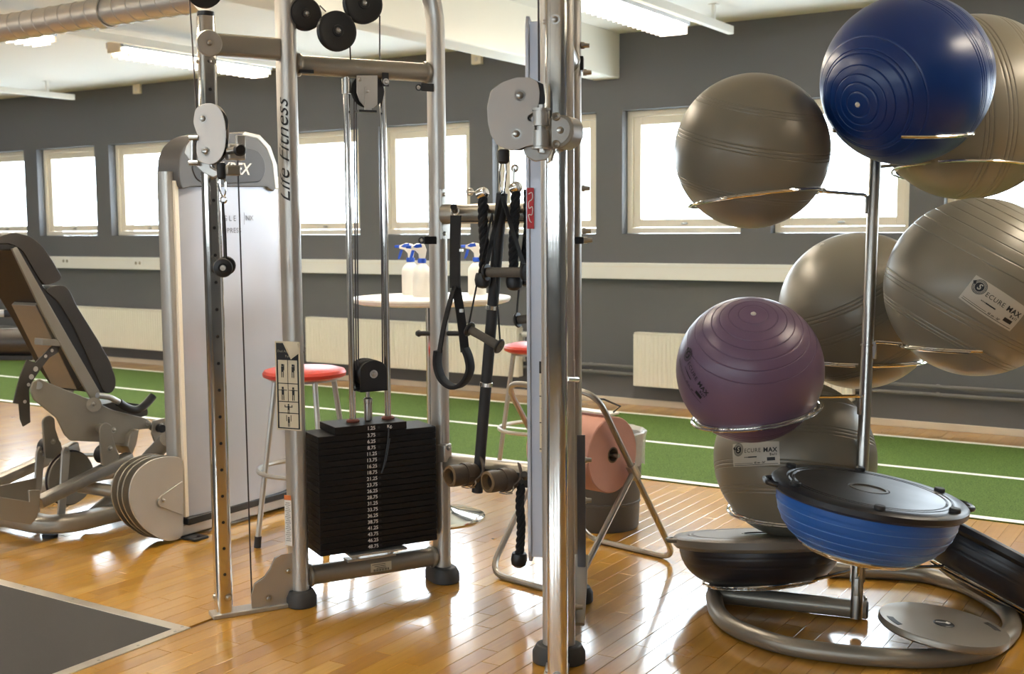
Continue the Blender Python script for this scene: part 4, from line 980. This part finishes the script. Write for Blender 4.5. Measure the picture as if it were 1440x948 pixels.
mb.build('quadrant_holes', M_plate, ar)
pl_ = [(43, 548), (47, 537), (56, 533), (85, 545), (122, 560), (160, 577), (205, 588), (213, 594), (211, 603), (196, 604), (184, 612), (178, 625), (150, 622), (100, 620), (92, 612), (80, 588), (48, 562)]
sp = pz('seat_carriage', pl_, XSR+.05, .012, M_silver2, .003, .008)
pz('seat_carriage', pl_, XSL, .012, M_silver2, .003, .008)
MB().cyl(Q(54, 542, XSR+.05), Q(54, 542, XSR+.054), .018, 16).build('pivot_cap', M_galv, sp)
for x, y in ((208, 595), (160, 605)): bolt(Q(x, y, XSR+.052), X, .009, sp)
MB().cyl(Q(132, 569, XSR+.07), Q(132, 569, XSR+.04), .034, 24).build('pivot_disc', M_silver2, lp_); bolt(Q(132, 569, XSR+.071), X, .008, lp_)
pz('seat_pad', [(140, 570), (165, 564), (200, 569), (208, 576), (208, 584), (198, 587), (150, 578)], XSR+.01, .36, M_vinyl, .014, .012, seg=3)
hd = MB().tube(fillet([Q(137, 556, XSR+.07), Q(153, 558, XSR+.07), Q(168, 566, XSR+.07)], .02, 4), .014, 12).build('hand_grip', M_steel, lp_)
MB().tube(fillet([Q(167, 566, XSR+.07), Q(178, 574, XSR+.07), Q(193, 578, XSR+.07), Q(206, 568, XSR+.07), Q(215, 557, XSR+.07)], .03, 5), .020, 14).build('grip_sleeve', M_black, hd)
# linkages under the seat
XR_ = -4.50
def clevis(dx, dy, X_):
    c = pz('clevis', [(x+dx, y+dy) for x, y in [(140, 603), (143, 597), (150, 594), (157, 598), (158, 612), (163, 628), (168, 640), (167, 652), (160, 656), (144, 655), (142, 632), (141, 615)]], X_, .012, M_silver2, .003, .01)
    pz('clevis', [(x+dx, y+dy) for x, y in [(140, 603), (143, 597), (150, 594), (157, 598), (158, 612), (163, 628), (168, 640), (167, 652), (160, 656), (144, 655), (142, 632), (141, 615)]], X_-.08, .012, M_silver2, .003, .01)
    MB().cyl(Q(155+dx, 640+dy, X_-.014), Q(155+dx, 640+dy, X_-.014)-X*.064, .045, 20).build('roller', M_black, c); bolt(Q(155+dx, 631+dy, X_+.001), X, .009, c)
clevis(0, 0, XR_); clevis(-80, -10, XR_-.26)
MB().cyl(Q(148, 603, XR_-.01), Q(148, 603, XR_-.01)-X*.15, .022, 16).build('pivot_tube', M_silver2, lp_)
for (a, b, X_) in (((54, 707), (182, 643), XR_-.02), ((-40, 694), (106, 628), XR_-.42)):
    MB().tube([Q(*a, X_), Q(*b, X_)], 1, prof=rrect(.062, .05, .008, 2), up=Z).build('slide_rail', M_galv, lp_)
wh = MB().lathe([(0, -.012), (.10, -.012), (.115, -.016), (.125, -.016), (.125, .016), (.115, .016), (.10, .012), (0, .012)], Q(98, 672, XR_-.20), X, 40).build('cam_wheel', M_silver2, lp_)
MB().ring(Q(98, 672, XR_-.20), X, .128, .005, 40, 6).build('cable', M_cable, wh)
for x, X_ in ((57, XR_-.30), (93, XR_-.12)):
    l_ = pz('link_arm', [(x-5, 635), (x-1, 628), (x+4, 629), (x+6, 637), (x+1, 700), (x-2, 738), (x-12, 736), (x-8, 690)], X_, .012, M_silver, .002); bolt(Q(x+1, 636, X_+.001), X, .008, l_)
MB().cyl(Q(60, 640, XR_-.3), Q(134, 640, XR_-.3)+X*.0, .010, 10).build('tie_rod', M_galv, lp_)
MB().cyl(Q(112, 684, XR_-.1), Q(172, 692, XR_-.02)+X*.2, .030, 16).build('cross_tube', M_silver2, lp_)
MB().tube(spline([Q(120, 735, XR_-.05), Q(160, 700, XR_-.1), Q(205, 650, XR_+.1), Q(236, 618, LX-.12)], 6), .038, 14).build('curved_tube', M_silver2, lp_)
pz('trough_side', [(-30, 694), (42, 706), (41, 690), (57, 689), (56, 712), (52, 728), (44, 738), (-30, 726)], XR_+.0, .010, M_silver2, .002)
pz('trough_side', [(-30, 690), (52, 672), (52, 712), (-30, 726)], XR_-.30, .010, M_silver2, .002)
pz('carriage_front', [(183, 612), (190, 604), (196, 604), (192, 625), (186, 640), (180, 628)], XR_-.02, .10, M_silver2, .003)
cv = pz('front_linkage', [(216, 592), (232, 588), (236, 600), (236, 628), (222, 632), (214, 610)], XR_-.02, .012, M_silver2, .002); bolt(Q(227, 598, XR_-.018), X, .008, cv)
MB().cyl(Q(214, 600, XR_-.1), Q(228, 603, XR_+.02), .02, 14).build('front_roller', M_black, lp_)
# ================================================================== STOOLS, TABLE, BOTTLES
def stool(c, zs, label, rot=0.):
    t = thing('bar_stool', (c.x, c.y, 0), label, 'stool', 'red bar stools')
    r = .183
    MB().lathe([(0, -.028), (r*.9, -.028), (r, -.018), (r*1.01, -.004), (r*.97, .008), (r*.8, .016), (0, .02)], (c.x, c.y, zs-.02), Z, 40).build('seat', M_red, t)
    MB().lathe([(0, -.012), (r*.8, -.012), (r*.8, 0), (0, 0)], (c.x, c.y, zs-.048), Z, 30).build('seat_base', M_galv, t)
    for k in range(4):
        a = rot+k*PI/2; d = V((math.cos(a), math.sin(a), 0))
        top = V((c.x, c.y, zs-.055))+d*.135; bot = V((c.x, c.y, .02))+d*.235
        l = MB().cyl(top, bot, .0125, 12).build('leg', M_silver, t)
        MB().cyl(bot+(top-bot).normalized()*.03, bot-Z*.02+(bot-top).normalized()*.0, .016, 12).build('leg_tip', M_rubber, l)
    MB().ring((c.x, c.y, .33), Z, .213, .0105, 48, 8).build('foot_ring', M_silver, t)
zs = .79
c1 = G(428, 516, zs)
l1 = G(362, 770, .0); d1 = l1-c1; rot1 = math.atan2(d1.y, d1.x)
stool(c1, zs, 'bar stool with round red seat behind the left pulley tower', rot1)
c2 = G(757, 482, zs)
stool(c2, zs, 'bar stool with round red seat behind the right pulley tower', .35)
tc = G(611, 727); zt = 1.075
tb = thing('standing_table', (tc.x, tc.y, 0), 'round white standing table on a chrome pedestal', 'table')
MB().lathe([(0, -.03), (.345, -.03), (.372, -.022), (.38, -.008), (.378, 0), (0, 0)], (tc.x, tc.y, zt), Z, 60).build('table_top', M_tablew, tb)
MB().cyl((tc.x, tc.y, .05), (tc.x, tc.y, zt-.03), .030, 20).build('column', M_chrome, tb)
MB().lathe([(0, 0), (.245, 0), (.247, .006), (.22, .016), (.12, .036), (.06, .06), (.032, .09), (.03, .12)], (tc.x, tc.y, 0), Z, 48).build('base', M_chrome, tb)
def bottle(c, label, yaw):
    t = thing('spray_bottle', c, label, 'spray bottle', 'spray bottles on the table')
    MB().lathe([(0, 0), (.042, 0), (.045, .006), (.045, .115), (.041, .132), (.026, .15), (.017, .16), (.017, .168)], c, Z, 24).build('bottle_body', M_whitep, t)
    MB().lathe([(0, .183), (.018, .183), (.021, .180), (.021, .164), (.018, .161), (0, .161)], c, Z, 18).build('collar', M_bluep, t)
    d = V((math.cos(yaw), math.sin(yaw), 0)); s = Z.cross(d)
    def pf(name, pts, th, m, par): return MB().prism([c+d*a+Z*z-s*th/2 for a, z in pts], s*th).build(name, m, par, bevel=.003)
    hd_ = pf('trigger_head', [(-.014, .183), (.012, .183), (.014, .205), (.03, .222), (.055, .228), (.056, .242), (.02, .256), (-.012, .250), (-.022, .225)], .026, M_whitep, t)
    pf('trigger', [(.036, .222), (.05, .224), (.056, .205), (.064, .178), (.056, .174), (.046, .19)], .012, M_bluep, hd_)
    pf('nozzle', [(.05, .230), (.078, .232), (.078, .245), (.05, .246)], .018, M_bluep, hd_)
    pf('head_insert', [(.0, .236), (.03, .232), (.05, .238), (.03, .252), (.005, .254)], .0275, M_bluep, hd_)
yawL = math.atan2(-CR.y, -CR.x)
def on_table(x, y): return G(x, y, zt)
bottle(on_table(578, 414), 'white spray bottle with blue trigger, leftmost on the round table', yawL+.1)
bottle(on_table(594, 417), 'white spray bottle with blue trigger, middle one half behind the machine leg', yawL+.35)
bottle(on_table(671, 414), 'white spray bottle with blue trigger, right one behind the hanging rope', yawL-.05)
# ================================================================== PAPER ROLL STAND AND BIN
bl, brr = G(826, 757, .012), G(950, 786, .012)         # foot bar of the leaning frame
fl0, fr0 = G(688, 806, .012), G(803, 838, .012)         # foot bar of the short frame
ps = thing('paper_stand', (bl+brr)/2+V((0, -.35, -.012)), 'folding steel tube stand holding a wide pink paper roll', 'stand')
tr_ = PLN(838, 553, brr, (brr-bl).normalized()); off_t = tr_-brr
top_l, top_r = bl+off_t, brr+off_t
loop = fillet([bl, brr, top_r, top_l], .09, 7, closed=True)
MB().tube(loop, .0125, 10, closed=True).build('tall_frame', M_galv, ps)
jr = PLN(904, 646, brr, (brr-bl).normalized()); tj = (jr-brr).dot(off_t)/off_t.length_squared; jr = brr+off_t*tj; jl = bl+off_t*tj
MB().tube(fillet([jl, fl0, fr0, jr], .09, 7), .0125, 10).build('short_frame', M_galv, ps)
for j in (jl, jr):
    MB().tube([j-off_t.normalized()*.035, j+off_t.normalized()*.035], 1, prof=rrect(.034, .036, .006, 2)).build('pivot_clamp', M_steel, ps, bevel=.002)
axd = (brr-bl).normalized()
rc = PLN(862, 640, brr-axd*.03, axd)
RR = .152
rl = .33
pr_ = thing('paper_roll', rc-axd*rl/2-Z*RR, 'wide pink paper roll hanging in the folding stand', 'paper roll')
MB().lathe([(.032, 0), (RR-.004, 0), (RR, -.004), (RR, -rl+.004), (RR-.004, -rl), (.032, -rl)], rc, axd, 48).build('paper', M_pink, pr_)
MB().lathe([(.032, .001), (.032, -rl), (.027, -rl), (.027, .001), (.032, .001)], rc, axd, 24).build('core', M_card2, pr_)
MB().cyl(rc+axd*.03, rc-axd*(rl+.03), .008, 10).build('axle', M_galv, ps)
cz = rc+Z*(RR+.012)
MB().box(cz-axd*rl/2, (rl+.02, .055, .008), (axd, Z.cross(axd), Z)).build('tear_bar', M_cream, ps, bevel=.002)
MB().tube([cz+axd*.0+V((0, 0, .006)), cz+axd*.025+V((0, .02, .03)), cz-axd*.06+V((0, .02, .05)), cz-axd*.06-off_t.normalized()*.0+V((0, -.06, .06))], .004, 6).build('tear_bar_arm', M_rubber, ps)
bc = G(848, 738); 
bn_ = thing('waste_bin', (bc.x, bc.y, 0), 'dark grey ribbed waste bin behind the paper roll', 'bin')
MB().lathe([(0, .004), (.160, .004), (.163, 0), (.168, .01), (.172, .12), (.176, .122), (.176, .132), (.173, .134), (.180, .30), (.184, .302), (.184, .312), (.181, .314), (.187, .43), (.193, .432), (.193, .445), (.184, .445), (.165, .02), (0, .015)], (bc.x, bc.y, 0), Z, 44).build('bin_body', M_bin, bn_)
mb = MB(); n = 40; vs = []
for h, dr_ in ((.30, .001), (.36, .006), (.42, .008), (.452, .012), (.458, .004), (.44, -.012), (.30, -.02)):
    for k in range(n): 
        rr = .190+dr_+.004*math.sin(k*2.7+h*40)+.003*math.sin(k*5.1); a = 2*PI*k/n; vs.append((bc.x+rr*math.cos(a), bc.y+rr*math.sin(a), h+.012*math.sin(k*1.3)*(1 if h == .30 else 0)))
mb.add(vs, [(j*n+k, j*n+(k+1) % n, (j+1)*n+(k+1) % n, (j+1)*n+k) for j in range(6) for k in range(n)]); mb.build('bin_liner', M_bag, bn_)
# ================================================================== BALL RACK
pb0 = G(1204, 858, .07); pbz = V((pb0.x, pb0.y, 0))
rk = thing('ball_rack', (pbz.x, pbz.y, 0), 'silver ball rack with curved floor tube and wire ring holders', 'rack')
rt = .031
cpts = [G(x_, y_, rt) for x_, y_ in ((1004, 838), (1010, 862), (1032, 882), (1077, 900), (1121, 911), (1180, 919), (1250, 925), (1310, 926), (1360, 921), (1395, 911), (1420, 890), (1422, 872), (1407, 853), (1370, 830), (1334, 817), (1279, 806), (1165, 801))]
MB().tube(spline(cpts, 6), rt, 18).build('base_tube', M_silver2, rk)
bA, bB = G(998, 834, rt+.004), G(1219, 858, rt+.004)
MB().cyl(bA, bB, rt+.002, 18).build('base_bar', M_silver2, rk)
for P, d in ((bA, bA-bB), (bB, bB-bA), (cpts[-1], cpts[-1]-cpts[-2])): MB().lathe([(0, .004), (rt-.002, .004), (rt, 0), (0, 0)], P, d, 18).build('end_plug', M_black, rk)
ptop = DEP(1231, 221, (pb0-CO).dot(CF)+.02)
pdir = (ptop-pb0).normalized(); ptop = ptop+pdir*.16
MB().cyl(pb0-Z*.03, ptop, .0205, 18).build('pole', M_steel, rk)
MB().lathe([(.0205, -.004), (.0235, -.003), (.0235, .003), (.0205, .004)], pb0.lerp(ptop, .53), pdir, 18).build('pole_joint', M_steel, rk)
bolt(DEP(1216, 842, 4.18), CR, .008, rk)
def at_pole(y):   # point on the pole seen at image row y
    lo, hi = 0., 1.
    for _ in range(40):
        m_ = (lo+hi)/2; q = pb0.lerp(ptop, m_)-CO; yy = 474-FPX*q.dot(CU)/q.dot(CF)
        if yy > y: lo = m_
        else: hi = m_
    return pb0.lerp(ptop, lo)
def fit_ball(x, y, r, R):
    d = ray(x, y).normalized(); return CO+d*(R*math.sqrt((FPX/r)**2*1.0+1)*1.0) if False else DEP(x, y, FPX*R/r)
def ball(label, x, y, r, D, m, axis, grooves, sticker=None, plug=True):
    c = DEP(x, y, D); R = r*D/FPX; axis = V(axis).normalized()
    t = thing('exercise_ball', c-Z*R, label, 'exercise ball', 'exercise balls on the rack')
    prof = []; N = 150; gs = grooves
    las = sorted(set([-PI/2+PI*i/N for i in range(N+1)]+[g+d_ for g in gs for d_ in (-.011, -.005, 0, .005, .011)]))
    for la in las:
        rr = R
        for g in gs:
            if abs(la-g) < .0052: rr -= R*.0065*(1 if abs(la-g) < .002 else .55)
        prof.append((max(0, rr*math.cos(la)) if abs(abs(la)-PI/2) > 1e-4 else 0., rr*math.sin(la)))
    MB().lathe(prof, c, axis, 96).build('ball_skin', m, t, ang=60)
    if plug: MB().lathe([(0, .004), (.006, .0035), (.009, 0), (.009, -.004)], c+axis*R, axis, 14).build('valve_plug', mat('valve_white', (206, 200, 188), .5), t)
    return c, R, t
def sticker(c, R, t, px, py, rgt, up, w, h, panel=True):
    """print wrapped on the ball, centred on pixel px,py; rgt/up: image-space directions"""
    d = ray(px, py).normalized(); oc = CO-c; b = d.dot(oc); disc = b*b-(oc.length_squared-R*R)
    P = CO+d*(-b-math.sqrt(max(0, disc))); nn = (P-c).normalized()
    r3 = (CR*rgt[0]-CU*rgt[1]); r3 = (r3-nn*r3.dot(nn)).normalized(); u3 = nn.cross(r3).normalized()
    if u3.dot(CR*up[0]-CU*up[1]) < 0: u3 = -u3
    def mp(a, b_, e): return c+(nn+r3*(a/R)+u3*(b_/R)).normalized()*(R+e)
    if panel:
        mb = MB(); nx_, ny_ = 16, 8; vs = [mp(-w/2+w*i/nx_, -h/2+h*j/ny_, .0012) for j in range(ny_+1) for i in range(nx_+1)]
        mb.add(vs, [(j*(nx_+1)+i, j*(nx_+1)+i+1, (j+1)*(nx_+1)+i+1, (j+1)*(nx_+1)+i) for j in range(ny_) for i in range(nx_)]); pn_ = mb.build('label_panel', M_sticker, t)
    else: pn_ = t
    k = w/.195; mb = MB()
    def tx(body, a, b_, size, **kw):
        vs, fs = text_geo(body, size*k, **kw); mb.add([mp(a*k+v[0], b_*k+v[1], .0022) for v in vs], fs)
    def ringp(a, b_, r0, r1, e=.0022, n=28):
        vs = [mp(a*k+q*k*math.cos(2*PI*i/n), b_*k+q*k*math.sin(2*PI*i/n), e) for q in (r0, r1) for i in range(n)]
        mb.add(vs, [(i, (i+1) % n, n+(i+1) % n, n+i) for i in range(n)])
    def bar(a0, a1, b0_, b1_):
        n = 10; vs = [mp((a0+(a1-a0)*i/n)*k, q*k, .0022) for q in (b0_, b1_) for i in range(n+1)]
        mb.add(vs, [(i, i+1, n+2+i, n+1+i) for i in range(n)])
    for r0, r1 in ((.0001, .0145), (.0165, .0180), (.0195, .0208), (.0220, .0235)): ringp(-.066, .019, r0, r1)
    vs = [mp(a*k, b_*k, .0022) for a, b_ in ((-.094, .026), (-.088, .018), (-.080, .020), (-.086, .032))]; mb.add(vs, [(0, 1, 2, 3)])
    tx('ECURE', -.005, .012, .0205, spacing=1.12); tx('MAX', .063, .012, .0225, bold=.03, spacing=1.12)
    tx('Ball', .074, -.004, .012, bold=.03, spacing=1.5); tx('www.', -.030, -.010, .008, shear=.2, bold=.02); 
    bar(-.022, .012, -.0125, -.0085); bar(.05, .080, -.026, -.014)
    bar(-.09, -.005, -.0325, -.0312); tx('65 cm - 26"', .022, -.031, .009, bold=.03); bar(-.09, .09, -.0385, -.0368)
    mb.build('ball_print', M_ink, pn_)
    m2 = MB(); vs, fs = text_geo('S', .026*k, shear=.15, bold=.02); m2.add([mp(-.066*k+v[0], .019*k+v[1], .0030) for v in vs], fs); m2.build('emblem_letter', M_sticker if panel else mat('purple_print', (98, 68, 98), .5), pn_)
def grp(*cs):   # triple grooves
    o = []
    for c in cs: o += [c-.045, c, c+.045]
    return o
D0 = (pb0-CO).dot(CF)
RINGM = M_chrome
def holder(c, R, pole_y, tilt, front_gap=None, spread=.72, dbl=True, gapdir=None):
    ax = (Z+tilt).normalized(); of = -math.sqrt(1-spread*spread)*R; rr = spread*R+.004; o = c+ax*of
    a, b = basis(ax); pa = at_pole(pole_y); d = pa-o; d = d-ax*d.dot(ax); an = math.atan2(d.dot(b), d.dot(a))
    h = MB(); n = 48
    def arc_(rad, dz_, a0, a1): return [o+ax*dz_+a*(rad*math.cos(an+a0+(a1-a0)*i/n))+b*(rad*math.sin(an+a0+(a1-a0)*i/n)) for i in range(n+1)]
    if front_gap:
        gdir = V(gapdir); ga = math.atan2(gdir.dot(b), gdir.dot(a))-an; g = front_gap
        h.tube(arc_(rr, 0, ga+g, ga+2*PI-g), .0058, 8)
    else: h.tube(arc_(rr, 0, .06, 2*PI-.06), .0055, 8)
    ho = h.build('ring_holder', RINGM, rk)
    if dbl:
        if front_gap: MB().tube(arc_(rr+.016, -.004, ga+g+.15, ga+2*PI-g-.15), .005, 8).build('outer_wire', RINGM, ho)
        else: MB().tube(arc_(rr+.016, -.004, .10, 2*PI-.10), .005, 8).build('outer_wire', RINGM, ho)
    e = o+(d.normalized())*(rr+.006); el = pa+Z*.012
    MB().tube(fillet([e, el+(e-el).normalized()*.03, pa-(pa-e).normalized()*.024+Z*.0, pa-(pa-e).normalized()*.024-Z*.035], .012, 3), .006, 8).build('arm', RINGM, ho)
    br_ = pa-(V((d.x, d.y, 0)).normalized())*.024
    MB().box(br_-Z*.02, (.014, .014, .062), (V((d.x, d.y, 0)).normalized(), Z.cross(V((d.x, d.y, 0)).normalized()), Z)).build('pole_bracket', M_steel, ho, bevel=.002)
# pixels: centre, radius, depth
c, R, t = ball('grey exercise ball at upper left of the rack, in front of a window', 1057, 213, 108, D0-.03, M_ballg, (.25, -.1, 1), grp(.12, .62, -.5), plug=False); holder(c, R, 280, CR*-.10+CF*.06, spread=.80)
c, R, t = ball('glossy dark blue exercise ball on top of the rack', 1274, 113, 117.5, D0-.17, M_ballb, -CR*.74-CF*.54-CU*.40, [1.42, 1.32, 1.22, 1.12, .98, .93, .78]+grp(.0, -.2)); holder(c, R, 200, V((0, 0, 0))-CF*.17, front_gap=.62, spread=.80, dbl=False, gapdir=-CF*.6-CR*.8)
c, R, t = ball('large grey exercise ball behind the blue ball, cut by the right edge', 1362, 152, 128, D0+.50, M_ballg, CR*.95+CF*.1+CU*.15, grp(-.30, -.06, .28)); holder(c, R, 240, CR*.05+CF*.10, spread=.72)
c, R, t = ball('grey exercise ball with label, right of the pole under the top balls', 1373, 404, 125, D0-.18, M_ballg, CR*.45-CF*.25+CU*.85, [.30, .44, .58, .72, .86, 1.0, 1.15, 1.3]+grp(-.32, -.62)); sticker(c, R, t, 1398, 428, (.836, .547), (.547, -.836), .200, .092); holder(c, R, 484, CR*.02+CF*.03, front_gap=.48, spread=.74, gapdir=-CF+CR*.22)
c, R, t = ball('pale grey exercise ball directly behind the pole at mid height', 1207, 437, 110, D0+.38, M_ballg, CR*-.50+CF*-.2+CU*.80, grp(.42, .12, -.45)); holder(c, R, 520, V((0, 0, 0)), spread=.80)
c, R, t = ball('purple exercise ball with dark print, left of the pole', 1054, 520, 102.5, D0-.24, M_ballp, CU*.755-CF*.65-CR*.08, [1.38, 1.25, 1.12, 1.0, .86, .72, .55, -.38, -.45, -.55]); sticker(c, R, t, 972, 527, (.85, .52), (.52, -.85), .20, .09, panel=False); holder(c, R, 562, CR*-.17-CF*.06, spread=.80)
c, R, t = ball('grey exercise ball with label, lowest on the rack behind the blue dome', 1117, 645, 112, D0+.26, M_ballg, CU*.9+CR*.1+CF*.2, [.9, .7]+grp(-.2, -.52, .25)); sticker(c, R, t, 1060, 638.5, (1., .0), (0, -1), .195, .085); holder(c, R, 655, V((0, 0, 0)), spread=.75)
# balance domes
def dome(label, c, nrm, R, md, mp_, hgt, rim, feet=True, grooves=6):
    nrm = V(nrm).normalized(); t = thing('balance_dome', c-nrm*hgt, label, 'balance trainer', 'balance domes on the rack')
    prof = []; N = 60
    for i in range(N+1):
        a = PI/2*i/N; r = R*.93*math.cos(a)**.62 if i < N else 0.; h = -rim-hgt*math.sin(a)
        g = 0
        for k in range(grooves):
            if abs(i-(6+8*k)) < .5: g = .0016
        prof.append((max(0, r-g), h))
    prof[-1] = (0, -rim-hgt)
    MB().lathe(prof, c, nrm, 64).build('dome', md, t, ang=60)
    pl_ = MB().lathe([(0, -.006), (.060, -.006), (.064, 0), (R*.76, 0), (R*.775, -.005), (R*.79, 0), (R*.815, 0), (R*.83, -.005), (R*.845, 0), (R*.97, -.002), (R, -.010), (R, -rim*.75), (R*.97, -rim), (R*.92, -rim-.004), (0, -rim)], c, nrm, 72).build('platform', mp_, t, ang=40)
    if md is M_domeb:
        for k in range(1, 7):
            a0 = PI/2*(k*.115+.02); MB().ring(c-nrm*(rim+hgt*math.sin(a0)), nrm, R*.93*math.cos(a0)**.62, .0013, 72, 5).build('seam', mat('pale_blue_seam', (96, 140, 200), .4), t)
    a, b = basis(nrm, CF)
    MB().lathe([(.052, -.004), (.052, .0012), (.060, .0012), (.060, -.004)], c, nrm, 30).build('centre_ring', mat('dark_bronze', (74, 66, 54), .4), pl_)
    MB().lathe([(0, .0004), (.055, .0004)], c-nrm*.0035, nrm, 28).build('centre_plug', MATS['dark_bronze'], pl_)
    if feet:
        for k in range(6):
            an = 2*PI*k/6+.35; P = c+a*(R*.9*math.cos(an))+b*(R*.9*math.sin(an))
            MB().lathe([(0, .012), (.015, .012), (.017, .009), (.017, 0)], P, nrm, 14).build('rubber_foot', M_rubber, pl_)
    for sg in (-1, 1):
        P = c+a*(R*1.0*sg)-nrm*.016
        MB().tube(fillet([P-b*.05-a*sg*.02, P-b*.035+a*sg*.022, P+b*.035+a*sg*.022, P+b*.05-a*sg*.02], .02, 3), .009, 8).build('carry_handle', mp_, pl_)
    return t
cb = DEP(1222, 687, D0-.40)
nb = (CU*.955+CR*.125-CF*.17).normalized()
nb = (Z+CR*.135-CF*.03).normalized()
dome('blue balance dome with black platform uppermost, at the front of the rack', cb, nb, .301, M_domeb, M_plat, .182, .035)
def dome_holder(c, nrm, R, hgt, rim, pole_y, s):
    o = c-nrm*(rim+hgt*s[0]); rr = R*s[1]
    h = MB(); a, b = basis(nrm); h.tube([o+a*(rr*math.cos(2*PI*i/48))+b*(rr*math.sin(2*PI*i/48)) for i in range(48)], .0055, 8, closed=True); ho = h.build('ring_holder', RINGM, rk)
    MB().tube([o-nrm*.012+a*((rr-.02)*math.cos(2*PI*i/48))+b*((rr-.02)*math.sin(2*PI*i/48)) for i in range(48)], .005, 8, closed=True).build('outer_wire', RINGM, ho)
    pa = at_pole(pole_y); d = pa-o; d = d-nrm*d.dot(nrm)
    MB().tube([o+d.normalized()*rr, pa], .006, 8).build('arm', RINGM, ho)
    MB().box(pa-(V((d.x, d.y, 0)).normalized())*.022-Z*.02, (.014, .014, .062)).build('pole_bracket', M_steel, ho, bevel=.002)
dome_holder(cb, nb, .301, .182, .035, 815, (.86, .625))
cl_ = DEP(1066, 750, D0+.33); nl = (Z-CR*.02+CF*.185).normalized()
dome('black balance dome with grey platform rim, low at the left of the rack', cl_, nl, .318, M_domek, M_platg, .155, .045, feet=False, grooves=2)
dome_holder(cl_, (nl-CR*.07).normalized(), .318, .155, .045, 800, (.80, .70))
cr_ = DEP(1414, 770, D0+.22); nr = (Z*.86+CR*.47+CF*.07).normalized()
dome('black balance dome tilted steeply, low at the right of the rack', cr_, nr, .315, M_domek, M_plat, .16, .04, feet=False, grooves=2)
dome_holder(cr_, nr, .315, .16, .04, 800, (.80, .70))
# wobble board
wc = G(1327, 877, .10); wn = (Z-CF*.015+CR*.12).normalized()
wb = thing('wobble_board', wc-Z*.06, 'round silver-grey wobble board leaning on the rack tube', 'wobble board')
a_, b_ = basis(wn, CF); RW = .205
def slotted(mb):
    n = 72; vs = []
    for r, h in ((0, .0), (RW*.985, 0), (RW, -.006), (RW, -.020), (RW*.97, -.026), (0, -.026)): pass
    return mb.lathe([(0, .0)]+[(RW*.18*k/1., -.0004*(k % 2)) for k in (1, 2, 3, 4, 5)]+[(RW*.985, 0), (RW, -.006), (RW, -.020), (RW*.97, -.026), (0, -.026)], wc, wn, 72)
slotted(MB()).build('board', M_wob, wb, ang=40)
for sg in (-1, 1):
    pts = []
    for r0, rng in ((RW*.90, (-.22, .22)), (RW*.80, (.20, -.20))):
        for i in range(7):
            an = rng[0]+(rng[1]-rng[0])*i/6+.15; pts.append(wc+a_*(r0*math.cos(an)*sg)+b_*(r0*math.sin(an)*sg)+wn*.0006)
    MB().prism(pts, wn*-.004).build('grip_slot', M_shell, wb)
MB().lathe([(0, .003), (.030, .003), (.034, 0), (.034, -.002)], wc, wn, 30).build('centre_badge', M_black, wb)
wr = (CR-wn*CR.dot(wn)).normalized(); wu = wn.cross(wr)
t = MB(); t.tube([wc+wn*.0035+wr*(-.026+.003*k)+wu*(.0016*(k % 2)) for k in range(11)], .0014, 5)
for k in range(4): t.ring(wc+wn*.0035+wr*(.013+.005*math.cos(k*PI/2))+wu*(.005*math.sin(k*PI/2)), wn, .0035, .0011, 12, 5)
t.build('badge_print', M_print, wb)
MB().lathe([(.09, -.026), (.08, -.050), (.05, -.072), (0, -.082)], wc, wn, 30).build('rocker', M_black, wb)
# ================================================================== BENCH AT THE LEFT EDGE
bp_ = DEP(30, 484, 7.4)
be = thing('padded_bench', (DEP(-30, 484, 7.4).x, DEP(-30, 484, 7.4).y, 0), 'dark padded bench roll behind the reclined seat at the left edge', 'bench')
p0, p1 = DEP(-150, 482, 7.4), DEP(62, 484, 7.4); p1.z = p0.z
MB().lathe([(0, 0), (.075, 0), (.09, .02), (.09, .35), (.083, .42), (.088, .55), (.088, (p1-p0).length-.02), (.07, (p1-p0).length), (0, (p1-p0).length)], p0, (p1-p0), 28).build('roll_pad', M_vinyl, be)
MB().box((p0+p1)/2-Z*.095, ((p1-p0).length*.9, .16, .03), ((p1-p0).normalized(), Z.cross(p1-p0).normalized(), Z)).build('pad_board', M_shell, be, bevel=.005)
for f_ in (.15, .5):
    q = p0.lerp(p1, f_); MB().tube([V((q.x, q.y, 0)), q-Z*.1], 1, prof=rrect(.06, .06, .01, 2)).build('leg', M_silver2, be)
q0, q1 = DEP(-60, 441, 7.4), DEP(8, 441, 7.4); q1.z = q0.z
MB().tube([q0, q1], 1, prof=rrect(.045, .045, .008, 2), up=Z).build('handle_tube', M_silver, be); MB().tube([q1, q1+(q1-q0).normalized()*.048], 1, prof=rrect(.052, .052, .008, 2), up=Z).build('handle_cap', M_black, be)
MB().tube([V((q0.x, q0.y, p0.z-.1)), q0], 1, prof=rrect(.045, .045, .008, 2)).build('handle_post', M_silver, be)
